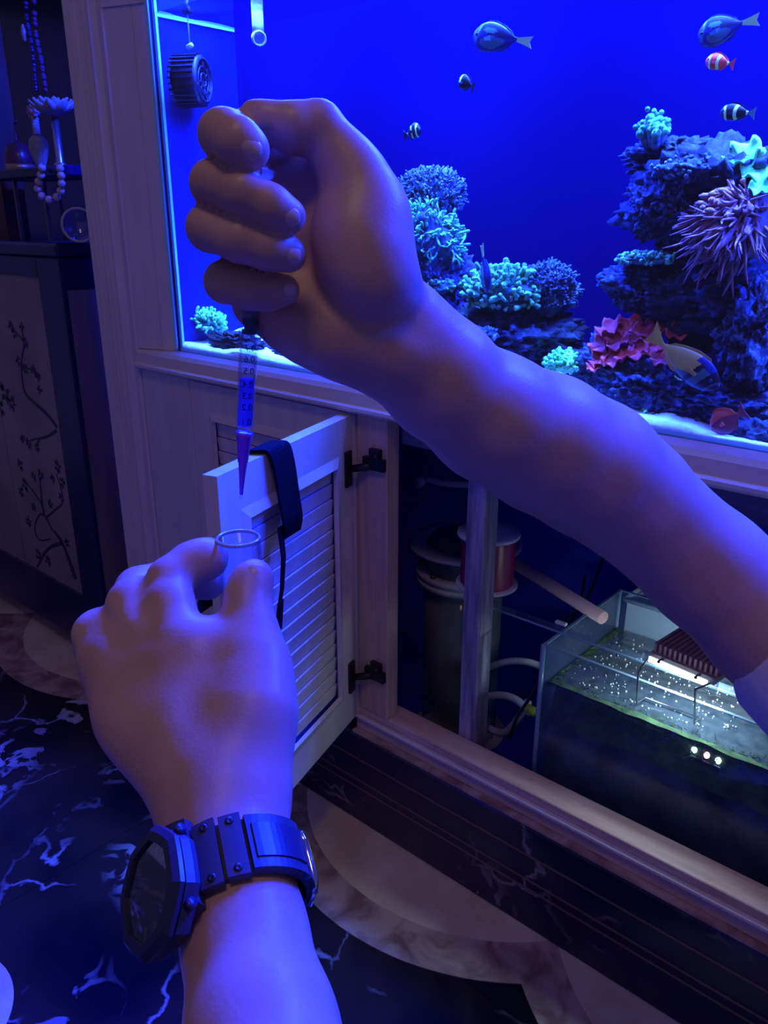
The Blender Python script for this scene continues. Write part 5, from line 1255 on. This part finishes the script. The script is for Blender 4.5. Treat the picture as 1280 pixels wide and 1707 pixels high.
wp(arcblock(-150, 128, 0.0006, 0.0022, 0.0118, 0.0118, 40), 'strap', M['resin'])
seg = []
for (p0, p1, hw) in ((96, 113, 0.0142), (77, 93, 0.0136), (22, 74, 0.0122)):
    seg.append(wp(arcblock(p0, p1, 0.0023, 0.0050, hw, hw-0.0003, 10), 'strap_link', M['resin']))
for (ph, h) in ((104, 0.0105), (104, -0.0105), (85, 0.010), (85, -0.010)):
    c = ring(ph, 0.0046, h); wp(MB().lathe([(0.0, -0.001), (0.0013, -0.001), (0.0017, 0.0007), (0.0006, 0.0006), (0.0, 0.0001)], c, 14, 0, rnorm(ph)), 'link_hole', M['blackplastic'])
for (ph, h, L_) in ((52, 0.002, 0.0028), (34, 0.002, 0.002)):
    c = ring(ph, 0.0052, h); tg = np.cross(A_, rnorm(ph)); wp(MB().obox(c, tg, A_, rnorm(ph), 0.0013, L_, 0.0004), 'strap_slot', M['blackplastic'])
wp(arcblock(24, 70, 0.0051, 0.0057, 0.0075, 0.0075, 10), 'strap_panel', M['resin_b'])
bk = MB(); steel = plain('buckle_steel', (0.75, 0.78, 0.85), 0.15, 1.0)
bk.tube([ring(8, 0.0040, 0.0115), ring(2, 0.0050, 0.008), ring(0, 0.0050, 0.0), ring(-3, 0.0050, -0.008), ring(-8, 0.004, -0.0115)], 0.0016, 8)
bk.tube([ring(8, 0.004, 0.0115), ring(-25, 0.004, 0.0115)], 0.0012, 8).tube([ring(-8, 0.004, -0.0115), ring(-25, 0.004, -0.0115)], 0.0012, 8); wp(bk, 'buckle', steel)
wp(arcblock(-40, 15, 0.0023, 0.0045, 0.0112, 0.0112, 8), 'strap_tail', M['resin'])
# case on the outer side of the wrist
PH = 148; nrm = rnorm(PH); nrm = nrm*0.985+e2*0.10; nrm /= np.linalg.norm(nrm); cx_ = ring(PH, 0.0015, -0.003); ey = A_-nrm*(A_ @ nrm); ey /= np.linalg.norm(ey); ex = np.cross(ey, nrm)
def octo(mb, prof, n=64, rot=math.pi/8):
    vs = []; fs = []
    for r, h in prof:
        for k in range(n):
            a = 2*math.pi*k/n+rot; q_ = 0.7*math.cos(math.pi/8)/math.cos(((a-math.pi/8) % (math.pi/4))-math.pi/8)+0.3
            vs.append(cx_+nrm*h+ex*r*q_*math.cos(a)*0.96+ey*r*q_*math.sin(a))
    m_ = len(prof)
    for i in range(m_-1):
        for k in range(n): fs.append((i*n+k, i*n+(k+1) % n, (i+1)*n+(k+1) % n, (i+1)*n+k))
    if prof[0][0] > 0: fs.append(tuple(range(n-1, -1, -1)))
    if prof[-1][0] > 0: fs.append(tuple((m_-1)*n+k for k in range(n)))
    return mb.add(vs, fs)
WR = 0.0245
wp(octo(MB(), [(WR*0.80, -0.0005), (WR*0.93, 0.0005), (WR*0.97, 0.003), (WR*0.95, 0.0065), (WR*0.88, 0.0075)]), 'case', M['resin'])
wp(octo(MB(), [(WR*0.90, 0.0076), (WR*1.0, 0.0078), (WR*0.995, 0.0095), (WR*0.90, 0.0115), (WR*0.75, 0.0117), (WR*0.75, 0.0078)]), 'bezel', M['resin_b'])
wp(octo(MB(), [(0.0001, 0.0080), (WR*0.745, 0.0080), (WR*0.745, 0.0086), (0.0001, 0.0086)], 64), 'dial', plain('watch_dial', (0.008, 0.008, 0.03), 0.5))
for k in range(12):
    a = 2*math.pi*k/12; d = ex*math.cos(a)+ey*math.sin(a); wp(MB().obox(cx_+nrm*0.0090+d*WR*0.60, d, np.cross(nrm, d), nrm, 0.0026, 0.0009, 0.0003), 'hour_marker', plain('grey_marker', (0.22, 0.2, 0.25), 0.4) if 'grey_marker' not in MATS else MATS['grey_marker'])
for a, L_ in ((2.3, 0.010), (-0.7, 0.013)):
    d = ex*math.cos(a)+ey*math.sin(a); wp(MB().obox(cx_+nrm*0.0094+d*L_*0.45, d, np.cross(nrm, d), nrm, L_*0.55, 0.0009, 0.0002), 'watch_hand', MATS['grey_marker'])
wp(octo(MB(), [(0.0001, 0.0103), (WR*0.745, 0.0103)], 64), 'crystal', clear('watch_crystal', (0.95, 0.95, 1), 0.30, 0.02))
wp(arcblock(115, 134, 0.0010, 0.0072, 0.0178, 0.0205, 8), 'lug_band', M['resin'])
for s in (-1, 1): wp(MB().lathe([(0, 0), (0.0022, 0), (0.0022, 0.003), (0, 0.003)], cx_+nrm*0.004+ex*WR*0.92*0.7+ey*s*WR*0.62, 12, 0, ex), 'push_button', M['resin_b'])
